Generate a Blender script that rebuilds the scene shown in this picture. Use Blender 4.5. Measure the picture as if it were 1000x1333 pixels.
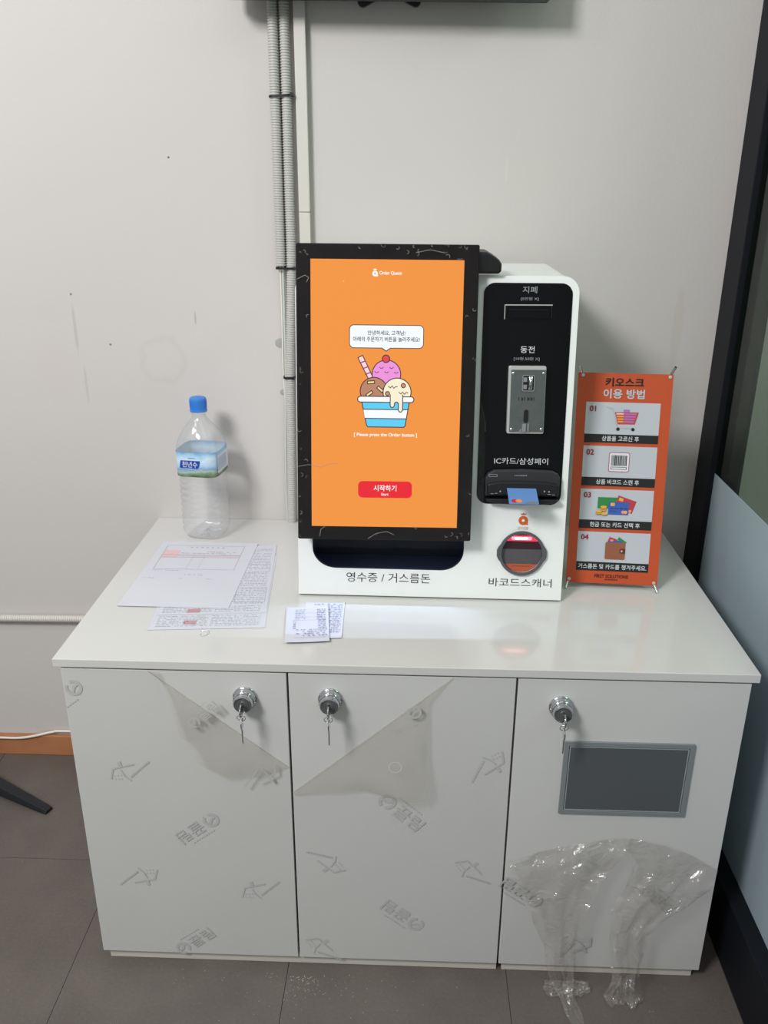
import bpy, math, random
from mathutils import Vector, Matrix
from mathutils.geometry import tessellate_polygon

for o in list(bpy.data.objects):
    bpy.data.objects.remove(o)
S = bpy.context.scene
COL = S.collection
R = math.radians
rng = random.Random(7)

# ------------------------------------------------------------------ camera
CAM_F, CAM_P = 1114.716, Vector((0.01147, -1.90957, 1.4664))
YAW, PITCH, ROLL = 0.03426, 0.37162, 0.00463
cam = bpy.data.objects.new('camera', bpy.data.cameras.new('camera'))
COL.objects.link(cam)
fw = Vector((-math.sin(YAW) * math.cos(PITCH), math.cos(YAW) * math.cos(PITCH), -math.sin(PITCH)))
rt = Vector((math.cos(YAW), math.sin(YAW), 0))
up = rt.cross(fw)
rt, up = rt * math.cos(ROLL) + up * math.sin(ROLL), up * math.cos(ROLL) - rt * math.sin(ROLL)
cam.matrix_world = Matrix(((rt.x, up.x, -fw.x, CAM_P.x), (rt.y, up.y, -fw.y, CAM_P.y),
                           (rt.z, up.z, -fw.z, CAM_P.z), (0, 0, 0, 1)))
cam.data.sensor_width = 36
cam.data.sensor_fit = 'AUTO'
cam.data.lens = CAM_F * 36 / 1333
cam.data.clip_start = 0.02
S.camera = cam

# ------------------------------------------------------------------ world, lamps, exposure
w = bpy.data.worlds.new('room_light')
S.world = w
w.use_nodes = True
w.node_tree.nodes['Background'].inputs[0].default_value = (0.97, 0.985, 1.0, 1)
w.node_tree.nodes['Background'].inputs[1].default_value = 0.40


def area(name, loc, target, size, energy, color=(1, 1, 1), size_y=None, spread=None):
    l = bpy.data.lights.new(name, 'AREA')
    l.energy, l.color, l.size = energy, color, size
    if size_y:
        l.shape, l.size_y = 'RECTANGLE', size_y
    if spread:
        l.spread = spread
    ob = bpy.data.objects.new(name, l)
    COL.objects.link(ob)
    ob.location = loc
    ob.rotation_euler = (Vector(target) - Vector(loc)).to_track_quat('-Z', 'Y').to_euler()
    return ob


area('ceiling_lamp', (-1.55, -1.30, 2.6), (-0.9, -0.6, 0.0), 0.36, 5, (1.0, 0.985, 0.965))
area('ceiling_lamp.001', (0.1, -1.1, 2.65), (0.1, -0.6, 0.0), 0.9, 2, (1.0, 0.985, 0.97))
area('front_fill', (-1.5, -2.5, 2.95), (-0.4, -0.3, 0.8), 0.65, 78, (1.0, 0.99, 0.98))  # unseen frontal fill, added to brighten the doors and kiosk
area('next_room_fill', (1.9, -0.9, 2.6), (1.9, -0.3, 0.8), 0.6, 20, (0.99, 1.0, 0.97))  # unseen fill, added to brighten the next room behind the glass

vs = S.view_settings
vs.view_transform = 'Standard'
vs.look = 'None'
vs.exposure = 0.0
vs.gamma = 1.0
vs.use_curve_mapping = False


# ------------------------------------------------------------------ materials
def lin(c):
    return tuple(((v / 255) / 12.92 if v <= 10 else ((v / 255 + 0.055) / 1.055) ** 2.4) for v in c) + (1,)


def mat(name, rgb, rough=0.5, metal=0.0, vary=0.0, scale=20.0, bump=0.0, bump_scale=80.0, coat=0.0, spec=0.5):
    """Principled material with optional noise in colour and relief."""
    m = bpy.data.materials.new(name)
    m.use_nodes = True
    nt = m.node_tree
    b = nt.nodes['Principled BSDF']
    b.inputs['Base Color'].default_value = lin(rgb)
    b.inputs['Roughness'].default_value = rough
    b.inputs['Metallic'].default_value = metal
    b.inputs['Coat Weight'].default_value = coat
    b.inputs['Specular IOR Level'].default_value = spec
    tc = nt.nodes.new('ShaderNodeTexCoord')
    if vary:
        n = nt.nodes.new('ShaderNodeTexNoise')
        n.inputs['Scale'].default_value = scale
        n.inputs['Detail'].default_value = 5
        nt.links.new(tc.outputs['Object'], n.inputs['Vector'])
        r = nt.nodes.new('ShaderNodeValToRGB')
        c = lin(rgb)
        r.color_ramp.elements[0].position, r.color_ramp.elements[1].position = 0.3, 0.7
        r.color_ramp.elements[0].color = tuple(v * (1 - vary) for v in c[:3]) + (1,)
        r.color_ramp.elements[1].color = tuple(min(1, v * (1 + vary)) for v in c[:3]) + (1,)
        nt.links.new(n.outputs['Fac'], r.inputs['Fac'])
        nt.links.new(r.outputs['Color'], b.inputs['Base Color'])
    if bump:
        n2 = nt.nodes.new('ShaderNodeTexNoise')
        n2.inputs['Scale'].default_value = bump_scale
        n2.inputs['Detail'].default_value = 4
        nt.links.new(tc.outputs['Object'], n2.inputs['Vector'])
        bp = nt.nodes.new('ShaderNodeBump')
        bp.inputs['Strength'].default_value = bump
        bp.inputs['Distance'].default_value = 0.004
        nt.links.new(n2.outputs['Fac'], bp.inputs['Height'])
        nt.links.new(bp.outputs['Normal'], b.inputs['Normal'])
    return m


def emit(name, rgb, strength=1.0):
    m = bpy.data.materials.new(name)
    m.use_nodes = True
    b = m.node_tree.nodes['Principled BSDF']
    b.inputs['Base Color'].default_value = (0.01, 0.01, 0.01, 1)
    b.inputs['Roughness'].default_value = 0.15
    b.inputs['Specular IOR Level'].default_value = 0.2
    b.inputs['Emission Color'].default_value = lin(rgb)
    b.inputs['Emission Strength'].default_value = strength
    return m


def film_mat(name, tint=(1, 1, 1), haze=0.0, haze_rgb=(200, 198, 194), gloss=0.05, rough=0.12, bump=0.6, bscale=30.0, dist=0.01, edge=0.35):
    """Thin clear plastic: transparent, a little haze, a wrinkled gloss."""
    m = bpy.data.materials.new(name)
    m.use_nodes = True
    nt = m.node_tree
    nt.nodes.remove(nt.nodes['Principled BSDF'])
    out = nt.nodes['Material Output']
    tr = nt.nodes.new('ShaderNodeBsdfTransparent')
    tr.inputs[0].default_value = tint + (1,)
    di = nt.nodes.new('ShaderNodeBsdfDiffuse')
    di.inputs[0].default_value = lin(haze_rgb)
    gl = nt.nodes.new('ShaderNodeBsdfGlossy')
    gl.inputs['Roughness'].default_value = rough
    tc = nt.nodes.new('ShaderNodeTexCoord')
    n = nt.nodes.new('ShaderNodeTexNoise')
    n.inputs['Scale'].default_value = bscale
    n.inputs['Detail'].default_value = 3
    n.inputs['Distortion'].default_value = 1.2
    nt.links.new(tc.outputs['Object'], n.inputs['Vector'])
    bp = nt.nodes.new('ShaderNodeBump')
    bp.inputs['Strength'].default_value = bump
    bp.inputs['Distance'].default_value = dist
    nt.links.new(n.outputs['Fac'], bp.inputs['Height'])
    nt.links.new(bp.outputs['Normal'], gl.inputs['Normal'])
    m1 = nt.nodes.new('ShaderNodeMixShader')
    m1.inputs[0].default_value = haze
    nt.links.new(tr.outputs[0], m1.inputs[1])
    nt.links.new(di.outputs[0], m1.inputs[2])
    lw = nt.nodes.new('ShaderNodeLayerWeight')
    lw.inputs['Blend'].default_value = 0.15
    nt.links.new(bp.outputs['Normal'], lw.inputs['Normal'])
    ma = nt.nodes.new('ShaderNodeMath')
    ma.operation = 'MULTIPLY_ADD'
    ma.inputs[1].default_value = edge
    ma.inputs[2].default_value = gloss
    ma.use_clamp = True
    nt.links.new(lw.outputs['Facing'], ma.inputs[0])
    m2 = nt.nodes.new('ShaderNodeMixShader')
    nt.links.new(ma.outputs[0], m2.inputs[0])
    nt.links.new(m1.outputs[0], m2.inputs[1])
    nt.links.new(gl.outputs[0], m2.inputs[2])
    nt.links.new(m2.outputs[0], out.inputs['Surface'])
    return m


M = {}
M['white_board'] = mat('white_melamine', (205, 205, 203), 0.38, vary=0.012, scale=6)
M['plinth'] = mat('plinth_board', (206, 202, 192), 0.5, vary=0.03, scale=9)
M['top'] = mat('glossy_white_top', (208, 207, 205), 0.13, coat=0.35)
M['kiosk'] = mat('white_powder_coat', (238, 240, 239), 0.32, vary=0.01, scale=30, bump=0.03, bump_scale=900)
M['black_gloss'] = mat('black_gloss', (8, 9, 12), 0.16, spec=0.25)
M['black'] = mat('black_plastic', (20, 20, 23), 0.42)
M['bezel'] = mat('black_glass_bezel', (20, 16, 16), 0.2, vary=0.25, scale=25, spec=0.3)
M['char'] = mat('charcoal_plastic', (44, 44, 48), 0.45)
M['dark_in'] = mat('dark_interior', (9, 11, 24), 0.4)
M['chrome'] = mat('chrome', (205, 207, 210), 0.14, 1.0)
M['steel'] = mat('brushed_steel', (122, 128, 127), 0.3, 0.8, vary=0.06, scale=60)
M['dark_steel'] = mat('dark_lock_face', (118, 120, 122), 0.38, 0.6)
M['silver'] = mat('silver_housing', (196, 196, 194), 0.35, 0.3)
M['alu'] = mat('grey_aluminium', (150, 155, 158), 0.42, 0.3)
M['alu_dark'] = mat('dark_grey_aluminium', (92, 97, 100), 0.45, 0.25)
M['plate_edge'] = mat('bright_aluminium', (176, 182, 184), 0.35, 0.3)
M['white_ink'] = mat('white_ink', (214, 216, 220), 0.5)
M['grey_ink'] = mat('grey_ink', (150, 152, 158), 0.5)
M['black_ink'] = mat('black_ink', (26, 26, 28), 0.5)
M['logo_ink'] = mat('orange_ink', (208, 96, 30), 0.5)
M['logo_ink2'] = mat('dull_orange_ink', (176, 128, 118), 0.5)
M['film'] = film_mat('clear_film', gloss=0.004, rough=0.2, bump=0.1)
M['flap'] = film_mat('peeled_film', (0.95, 0.94, 0.92), haze=0.12, haze_rgb=(232, 227, 221), gloss=0.045, rough=0.15, bump=0.45, bscale=10)
M['hang'] = film_mat('crumpled_film', (0.95, 0.94, 0.93), haze=0.09, haze_rgb=(232, 228, 223), gloss=0.09, rough=0.12, bump=1.4, bscale=22, dist=0.015)
M['scrfilm'] = film_mat('screen_film', (1, 1, 1), haze=0.004, gloss=0.005, rough=0.07, bump=0.5, bscale=16, dist=0.012)
M['film_ink'] = mat('film_print', (184, 185, 184), 0.5)
M['flap_ink'] = mat('flap_print', (184, 184, 182), 0.5)
M['pet'] = film_mat('clear_pet', (0.985, 0.99, 0.995), haze=0.13, haze_rgb=(244, 246, 248), gloss=0.035, rough=0.06, bump=0.15, bscale=40, edge=0.9)
M['cap'] = mat('blue_cap', (52, 128, 214), 0.4)
M['paper'] = mat('white_paper', (207, 208, 216), 0.7, vary=0.008, scale=15)
M['paper2'] = mat('white_paper_print', (206, 207, 216), 0.7)
M['receipt'] = mat('thermal_paper', (212, 214, 228), 0.55)
M['text_grey'] = mat('grey_print', (172, 174, 184), 0.6)
M['text_blue'] = mat('receipt_print', (150, 156, 182), 0.6)
M['red_tint'] = mat('red_tint_print', (222, 188, 192), 0.6)
M['stamp'] = mat('red_stamp', (190, 142, 152), 0.6)
M['conduit'] = mat('grey_conduit', (188, 187, 182), 0.5)
M['conduit_w'] = mat('pale_conduit', (208, 205, 198), 0.5)
M['raceway'] = mat('white_raceway', (206, 203, 196), 0.42)
M['tie'] = mat('black_tie', (18, 18, 20), 0.4)
M['hose'] = mat('pale_green_cable', (190, 198, 190), 0.35)
M['cord'] = mat('white_cord', (226, 220, 210), 0.45)
M['frame'] = mat('black_frame', (15, 18, 25), 0.6, spec=0.25)
M['orange'] = mat('banner_orange', (190, 76, 36), 0.55, vary=0.015, scale=12)
M['b_white'] = mat('banner_white', (188, 191, 200), 0.55)
M['b_black'] = mat('banner_black', (26, 25, 28), 0.55)
M['b_red'] = mat('banner_dark_red', (152, 24, 44), 0.55)
M['b_title'] = mat('banner_title', (22, 14, 12), 0.55)
M['leg'] = mat('dark_metal_leg', (38, 40, 44), 0.35, 0.3)


def C(name, rgb, rough=0.55):
    if name not in M:
        M[name] = mat(name, rgb, rough)
    return M[name]


def E(name, rgb):
    if name not in M:
        M[name] = emit(name, rgb, 1.0)
    return M[name]


# ------------------------------------------------------------------ mesh helpers
class Frame:
    """a local frame: o + X a + U b + N c"""
    def __init__(s, o, X, U, N):
        s.o, s.X, s.U, s.N = Vector(o), Vector(X), Vector(U), Vector(N)

    def __call__(s, a, b, c=0.0):
        return s.o + s.X * a + s.U * b + s.N * c

    def at(s, a, b, c=0.0, rot=0.0):
        co, si = math.cos(rot), math.sin(rot)
        return Frame(s(a, b, c), s.X * co + s.U * si, s.U * co - s.X * si, s.N)


def panel_frame(o, yaw, tilt, roll=0.0):
    X = Vector((math.cos(yaw), math.sin(yaw), 0))
    nf = Vector((math.sin(yaw), -math.cos(yaw), 0))
    z = Vector((0, 0, 1))
    U = z * math.cos(tilt) - nf * math.sin(tilt)
    X, U = X * math.cos(roll) + U * math.sin(roll), U * math.cos(roll) - X * math.sin(roll)
    return Frame(o, X, U, X.cross(U))


WF = Frame((0, 0, 0), (1, 0, 0), (0, 1, 0), (0, 0, 1))


def rrect(a0, a1, b0, b1, r, seg=6, corners=(1, 1, 1, 1)):
    """rounded rectangle, counter-clockwise from the bottom left; corners: bl, br, tr, tl"""
    pts = []
    for k, (cx, cy, s) in enumerate(((a0, b0, 180), (a1, b0, 270), (a1, b1, 0), (a0, b1, 90))):
        rr = r * corners[k]
        if rr <= 0:
            pts.append((cx, cy))
            continue
        ox = cx + (rr if k in (0, 3) else -rr)
        oy = cy + (rr if k in (0, 1) else -rr)
        for i in range(seg + 1):
            t = R(s + 90 * i / seg)
            pts.append((ox + rr * math.cos(t), oy + rr * math.sin(t)))
    return pts


def circ(cx, cy, r, n=24, ry=None, a0=0, a1=360):
    ry = ry or r
    full = abs(a1 - a0) >= 360
    m = n if full else n + 1
    return [(cx + r * math.cos(R(a0 + (a1 - a0) * i / n)), cy + ry * math.sin(R(a0 + (a1 - a0) * i / n))) for i in range(m)]


def stroke(pts, wd, closed=False):
    """outline polygons (quads) along a polyline, one loop per segment"""
    out = []
    q = pts + [pts[0]] if closed else pts
    for (x0, y0), (x1, y1) in zip(q[:-1], q[1:]):
        dx, dy = x1 - x0, y1 - y0
        l = math.hypot(dx, dy) or 1e-9
        nx, ny = -dy / l * wd / 2, dx / l * wd / 2
        ex, ey = dx / l * wd * 0.3, dy / l * wd * 0.3
        out.append([(x0 - ex + nx, y0 - ey + ny), (x0 - ex - nx, y0 - ey - ny), (x1 + ex - nx, y1 + ey - ny), (x1 + ex + nx, y1 + ey + ny)])
    return out


_text_cache = {}


def text_mesh(body, bold):
    key = (body, bold)
    if key not in _text_cache:
        cu = bpy.data.curves.new('glyphs', 'FONT')
        cu.body = body
        cu.resolution_u = 3
        cu.offset = bold
        ob = bpy.data.objects.new('glyphs', cu)
        me = bpy.data.meshes.new_from_object(ob)
        v = [(p.co.x, p.co.y) for p in me.vertices]
        f = [tuple(p.vertices) for p in me.polygons]
        bpy.data.objects.remove(ob)
        bpy.data.curves.remove(cu)
        bpy.data.meshes.remove(me)
        x0, x1 = min(p[0] for p in v), max(p[0] for p in v)
        y0, y1 = min(p[1] for p in v), max(p[1] for p in v)
        _text_cache[key] = ([((x - (x0 + x1) / 2) / (x1 - x0), (y - (y0 + y1) / 2) / (y1 - y0)) for x, y in v], f, (x1 - x0) / (y1 - y0))
    return _text_cache[key]


def letter(par, name, body, m, fr, a, b_, **kw):
    q = MB()
    q.text(body, m, fr, a, b_, **kw)
    return q.build(name, par)


class MB:
    def __init__(s):
        s.v, s.f, s.m, s.mats, s.n = [], [], [], [], 0

    def mi(s, m):
        if m not in s.mats:
            s.mats.append(m)
        return s.mats.index(m)

    def raw(s, vs, fs, m):
        k = len(s.v)
        i = s.mi(m)
        s.v += [Vector(p) for p in vs]
        s.f += [tuple(q + k for q in f) for f in fs]
        s.m += [i] * len(fs)

    def flat(s, loops, m, fr, c=0.0, lift=True):
        """flat polygon; loops[0] the outline, the others holes; printed shapes lie in thin successive layers"""
        if lift:
            c += (s.n % 7) * 0.00003
            s.n += 1
        loops = [list(l) for l in loops]
        pts = [p for l in loops for p in l]
        tri = tessellate_polygon([[Vector((x, y, 0)) for x, y in l] for l in loops])
        fs = []
        for t in tri:
            (x0, y0), (x1, y1), (x2, y2) = (pts[i] for i in t)
            area2 = (x1 - x0) * (y2 - y0) - (x2 - x0) * (y1 - y0)
            fs.append(tuple(t) if area2 > 0 else tuple(reversed(t)))
        s.raw([fr(x, y, c) for x, y in pts], fs, m)
        return pts, fs

    def prism(s, loops, m, fr, c0, c1, side=None, cap0=True):
        loops = [list(l) for l in loops]
        if len(loops) == 1 and len(loops[0]) <= 40:
            l = loops[0]
            a = sum(x0 * y1 - x1 * y0 for (x0, y0), (x1, y1) in zip(l, l[1:] + l[:1]))
            if a < 0:
                l = l[::-1]
            n = len(l)
            vs = [fr(x, y, c0) for x, y in l] + [fr(x, y, c1) for x, y in l]
            s.raw(vs, [tuple(range(n, 2 * n))] + ([tuple(range(n - 1, -1, -1))] if cap0 else []), m)
            k = len(s.v) - 2 * n
            i = s.mi(side or m)
            for j in range(n):
                s.f.append((k + j, k + (j + 1) % n, k + n + (j + 1) % n, k + n + j))
                s.m.append(i)
            return
        pts, fs = s.flat(loops, m, fr, c1, False)
        k1 = len(s.v) - len(pts)
        s.raw([fr(x, y, c0) for x, y in pts], [tuple(reversed(f)) for f in fs] if cap0 else [], m)
        k0 = len(s.v) - len(pts)
        i = s.mi(side or m)
        b = 0
        for li, l in enumerate(loops):
            a = sum(x0 * y1 - x1 * y0 for (x0, y0), (x1, y1) in zip(l, l[1:] + l[:1]))
            ccw = (a > 0) == (li == 0)
            n = len(l)
            for j in range(n):
                p, q = b + j, b + (j + 1) % n
                s.f.append((k0 + p, k0 + q, k1 + q, k1 + p) if ccw else (k0 + q, k0 + p, k1 + p, k1 + q))
                s.m.append(i)
            b += n

    def box(s, m, x0, x1, y0, y1, z0, z1, fr=WF):
        s.prism([[(x0, y0), (x1, y0), (x1, y1), (x0, y1)]], m, fr, z0, z1)

    def text(s, body, m, fr, a, b, wd=None, ht=None, c=0.0, bold=0.0, rot=0.0):
        v, f, asp = text_mesh(body, 0.0)
        if wd is None:
            wd = ht * asp
        if ht is None:
            ht = wd / asp
        d = bold * ht * 0.75
        for kq, (dx, dy) in enumerate(((0, 0), (d, 0), (-d, 0), (0, d * 0.8), (0, -d * 0.8)) if bold else ((0, 0),)):
            g = fr.at(a + dx, b + dy, c + kq * 0.00006, rot)
            s.raw([g(x * wd, y * ht) for x, y in v], f, m)

    def rings(s, rr, m, closed=True, cap0=False, cap1=False):
        """loft between rings of equal length"""
        n = len(rr[0])
        vs = [p for r in rr for p in r]
        fs = []
        for i in range(len(rr) - 1):
            for j in range(n if closed else n - 1):
                q = (j + 1) % n
                fs.append((i * n + j, i * n + q, (i + 1) * n + q, (i + 1) * n + j))
        if cap0:
            fs.append(tuple(range(n - 1, -1, -1)))
        if cap1:
            fs.append(tuple((len(rr) - 1) * n + j for j in range(n)))
        s.raw(vs, fs, m)

    def lathe(s, prof, m, fr, n=32, cap0=False, cap1=True):
        """profile of (radius, height along N)"""
        s.rings([[fr(r * math.cos(2 * math.pi * j / n), r * math.sin(2 * math.pi * j / n), h) for j in range(n)] for r, h in prof], m, True, cap0, cap1)

    def tube(s, pts, rad, m, n=8, caps=True):
        pts = [Vector(p) for p in pts]
        rr = []
        side = None
        for i, p in enumerate(pts):
            d = (pts[min(i + 1, len(pts) - 1)] - pts[max(i - 1, 0)]).normalized()
            if side is None:
                side = d.orthogonal().normalized()
            side = (side - d * side.dot(d)).normalized()
            up_ = d.cross(side)
            r = rad[i] if isinstance(rad, (list, tuple)) else rad
            rr.append([p + side * (r * math.cos(2 * math.pi * j / n)) + up_ * (r * math.sin(2 * math.pi * j / n)) for j in range(n)])
        s.rings(rr, m, True, caps, caps)

    def build(s, name, parent=None, origin=None, smooth=None, bevel=0.0, seg=2):
        root = parent
        while root is not None and root.parent is not None:
            root = root.parent
        o = Vector(origin) if origin is not None else (Vector(root.location) if root is not None else Vector((0, 0, 0)))
        me = bpy.data.meshes.new(name)
        me.from_pydata([tuple(p - o) for p in s.v], [], s.f)
        for m in s.mats:
            me.materials.append(m)
        me.polygons.foreach_set('material_index', s.m)
        if smooth is not None:
            me.polygons.foreach_set('use_smooth', [True] * len(me.polygons))
            me.set_sharp_from_angle(angle=R(smooth))
        me.update()
        ob = bpy.data.objects.new(name, me)
        COL.objects.link(ob)
        if parent is not None:
            ob.parent = parent
        else:
            ob.location = o
        if bevel:
            bv = ob.modifiers.new('edge', 'BEVEL')
            bv.width, bv.segments, bv.limit_method, bv.angle_limit = bevel, seg, 'ANGLE', R(50)
        return ob


def thing(name, label, cat, loc, group=None):
    o = bpy.data.objects.new(name, None)
    COL.objects.link(o)
    o.location = loc
    o.empty_display_size = 0.05
    return tag(o, label, cat, group)


def tag(o, label=None, cat=None, group=None, kind=None):
    for k, v in (('label', label), ('category', cat), ('group', group), ('kind', kind)):
        if v:
            o[k] = v
    return o


def dup(root, loc, label):
    r = root.copy()
    COL.objects.link(r)
    r.location = loc
    r['label'] = label
    for ch in list(root.children):
        c = ch.copy()
        COL.objects.link(c)
        c.parent = r
        for g in list(ch.children):
            d = g.copy()
            COL.objects.link(d)
            d.parent = c
    return r


def box_obj(name, m, x0, x1, y0, y1, z0, z1, parent=None, origin=None, bevel=0.0):
    b = MB()
    b.box(m, x0, x1, y0, y1, z0, z1)
    return b.build(name, parent, origin, bevel=bevel)


# ------------------------------------------------------------------ structure: wall, floor, baseboard
def wall_material():
    m = mat('painted_wall', (200, 196, 193), 0.72, vary=0.012, scale=1.7, bump=0.10, bump_scale=160)
    nt = m.node_tree
    b = nt.nodes['Principled BSDF']
    src = b.inputs['Base Color'].links[0].from_socket
    tc = nt.nodes.new('ShaderNodeTexCoord')
    nz = nt.nodes.new('ShaderNodeTexNoise')
    nz.inputs['Scale'].default_value = 26
    nz.inputs['Detail'].default_value = 6
    nt.links.new(tc.outputs['Object'], nz.inputs['Vector'])

    nzc = nt.nodes.new('ShaderNodeMath')
    nzc.operation = 'SUBTRACT'
    nzc.inputs[1].default_value = 0.5
    nt.links.new(nz.outputs['Fac'], nzc.inputs[0])

    def spot(x, z, rx, rz, amt, rgb, ring=False, rough=0.35):
        nonlocal src
        mp = nt.nodes.new('ShaderNodeMapping')
        mp.vector_type = 'POINT'
        mp.inputs['Location'].default_value = (-x / rx, 0, -z / rz)
        mp.inputs['Scale'].default_value = (1 / rx, 0.001, 1 / rz)
        nt.links.new(tc.outputs['Object'], mp.inputs['Vector'])
        ln = nt.nodes.new('ShaderNodeVectorMath')
        ln.operation = 'LENGTH'
        nt.links.new(mp.outputs[0], ln.inputs[0])
        ad = nt.nodes.new('ShaderNodeMath')
        ad.operation = 'MULTIPLY_ADD'
        ad.inputs[1].default_value = rough * 2
        nt.links.new(nzc.outputs[0], ad.inputs[0])
        nt.links.new(ln.outputs['Value'], ad.inputs[2])
        rp = nt.nodes.new('ShaderNodeValToRGB')
        cr = rp.color_ramp
        if ring:
            cr.elements[0].position, cr.elements[0].color = 0.36, (0, 0, 0, 1)
            cr.elements[1].position, cr.elements[1].color = 0.56, (0, 0, 0, 1)
            e = cr.elements.new(0.46)
            e.color = (amt, amt, amt, 1)
        else:
            cr.elements[0].position, cr.elements[0].color = 0.34, (amt, amt, amt, 1)
            cr.elements[1].position, cr.elements[1].color = 0.52, (0, 0, 0, 1)
        sc = nt.nodes.new('ShaderNodeMath')
        sc.operation = 'MULTIPLY'
        sc.inputs[1].default_value = 0.5
        nt.links.new(ad.outputs[0], sc.inputs[0])
        nt.links.new(sc.outputs[0], rp.inputs['Fac'])
        mx = nt.nodes.new('ShaderNodeMix')
        mx.data_type = 'RGBA'
        nt.links.new(rp.outputs['Color'], mx.inputs[0])
        nt.links.new(src, mx.inputs[6])
        mx.inputs[7].default_value = lin(rgb)
        src = mx.outputs[2]

    spot(-0.555, 1.080, 0.052, 0.055, 0.35, (190, 182, 176), True)      # faint ring above the bottle
    spot(-0.800, 1.190, 0.050, 0.030, 0.35, (196, 190, 184))            # scuffs at the left
    spot(-0.800, 1.060, 0.060, 0.10, 0.22, (198, 188, 182))
    spot(-0.748, 1.150, 0.004, 0.060, 0.45, (170, 164, 160))
    spot(-0.738, 1.020, 0.004, 0.050, 0.40, (176, 168, 164))
    spot(-0.506, 1.505, 0.0028, 0.0028, 0.9, (96, 90, 88), rough=0.1)   # specks
    spot(-0.748, 1.225, 0.003, 0.003, 0.8, (110, 104, 100), rough=0.1)
    spot(-0.672, 1.115, 0.003, 0.003, 0.8, (110, 104, 100), rough=0.1)
    spot(-0.475, 1.175, 0.0025, 0.016, 0.5, (150, 146, 142), rough=0.1)
    spot(0.245, 1.47, 0.060, 0.045, 0.30, (200, 198, 190))              # patched area at the upper right
    spot(0.196, 1.485, 0.003, 0.03, 0.25, (216, 213, 207), rough=0.2)
    spot(0.585, 1.16, 0.012, 0.11, 0.35, (188, 182, 172))
    spot(0.535, 0.98, 0.018, 0.035, 0.35, (176, 160, 146))
    nt.links.new(src, b.inputs['Base Color'])
    return m


WM = wall_material()
tag(box_obj('wall_back', WM, -2.8, 2.6, 0.0, 0.12, 0, 2.8), kind='structure')

FM = mat('grey_vinyl', (97, 90, 85), 0.5, vary=0.10, scale=9, bump=0.12, bump_scale=140)
_nt = FM.node_tree
_b = _nt.nodes['Principled BSDF']
_src = _b.inputs['Base Color'].links[0].from_socket
_tc = _nt.nodes.new('ShaderNodeTexCoord')
_n = _nt.nodes.new('ShaderNodeTexNoise')
_n.inputs['Scale'].default_value = 180
_n.inputs['Detail'].default_value = 3
_nt.links.new(_tc.outputs['Object'], _n.inputs['Vector'])
_mx = _nt.nodes.new('ShaderNodeMix')
_mx.data_type = 'RGBA'
_mx.blend_type = 'MULTIPLY'
_mx.inputs[0].default_value = 0.35
_nt.links.new(_src, _mx.inputs[6])
_nt.links.new(_n.outputs['Color'], _mx.inputs[7])
_rp = _nt.nodes.new('ShaderNodeValToRGB')
_rp.color_ramp.elements[0].position, _rp.color_ramp.elements[0].color = 0.3, (0.75, 0.75, 0.75, 1)
_rp.color_ramp.elements[1].position, _rp.color_ramp.elements[1].color = 0.7, (1.25, 1.25, 1.25, 1)
_nt.links.new(_n.outputs['Fac'], _rp.inputs['Fac'])
_nt.links.new(_rp.outputs['Color'], _mx.inputs[7])
_nt.links.new(_mx.outputs[2], _b.inputs['Base Color'])
M['joint'] = mat('dark_floor_joint', (78, 74, 70), 0.8)

fl = tag(box_obj('floor', M['joint'], -2.8, 3.2, -3.6, 0.12, -0.08, -0.0022), kind='structure')
xs = [-1.955, -1.520, -1.085, -0.650, -0.2185, 0.2145, 0.6475]
ys = [0.0, -0.3872, -0.8205, -1.2540, -1.6870, -2.12]
for i in range(len(xs) - 1):
    for j in range(len(ys) - 1):
        g = 0.0006
        b = MB()
        b.box(FM, xs[i] + g, xs[i + 1] - g, ys[j + 1] + g, ys[j] - g, -0.002, rng.uniform(-0.0003, 0.0))
        b.build('floor_tile', fl)

BB = mat('brown_baseboard', (176, 118, 80), 0.45, vary=0.08, scale=14)
tag(box_obj('baseboard_back', BB, -2.8, 0.645, -0.012, 0.0, 0.0, 0.0615, bevel=0.002), kind='structure')

# ------------------------------------------------------------------ structure: glass partition on the right
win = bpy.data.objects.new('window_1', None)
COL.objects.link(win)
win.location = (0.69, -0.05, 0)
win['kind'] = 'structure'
box_obj('frame_post', M['frame'], 0.669, 0.700, -0.090, 0.0, 0.0, 2.8, win, bevel=0.0015)
box_obj('post_reflection', M['frame'], 0.6915, 0.700, -0.192, -0.0905, 0.147, 2.8, win, bevel=0.0015)  # black strip shaped as the post's reflection in the glass
b = MB()
b.prism([[(0.647, 0.0), (0.740, 0.0), (0.740, 0.1475), (0.647, 0.1475)]], M['frame'], Frame((0, -3.4, 0), (1, 0, 0), (0, 0, 1), (0, 1, 0)), 0.0, 3.399)
b.build('bottom_rail', win, bevel=0.002)
GL = film_mat('partition_glass', (0.74, 0.84, 0.76), gloss=0.02, rough=0.02, bump=0.0)
box_obj('glass_pane', GL, 0.682, 0.690, -3.4, -0.0905, 0.148, 2.8, win)


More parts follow.
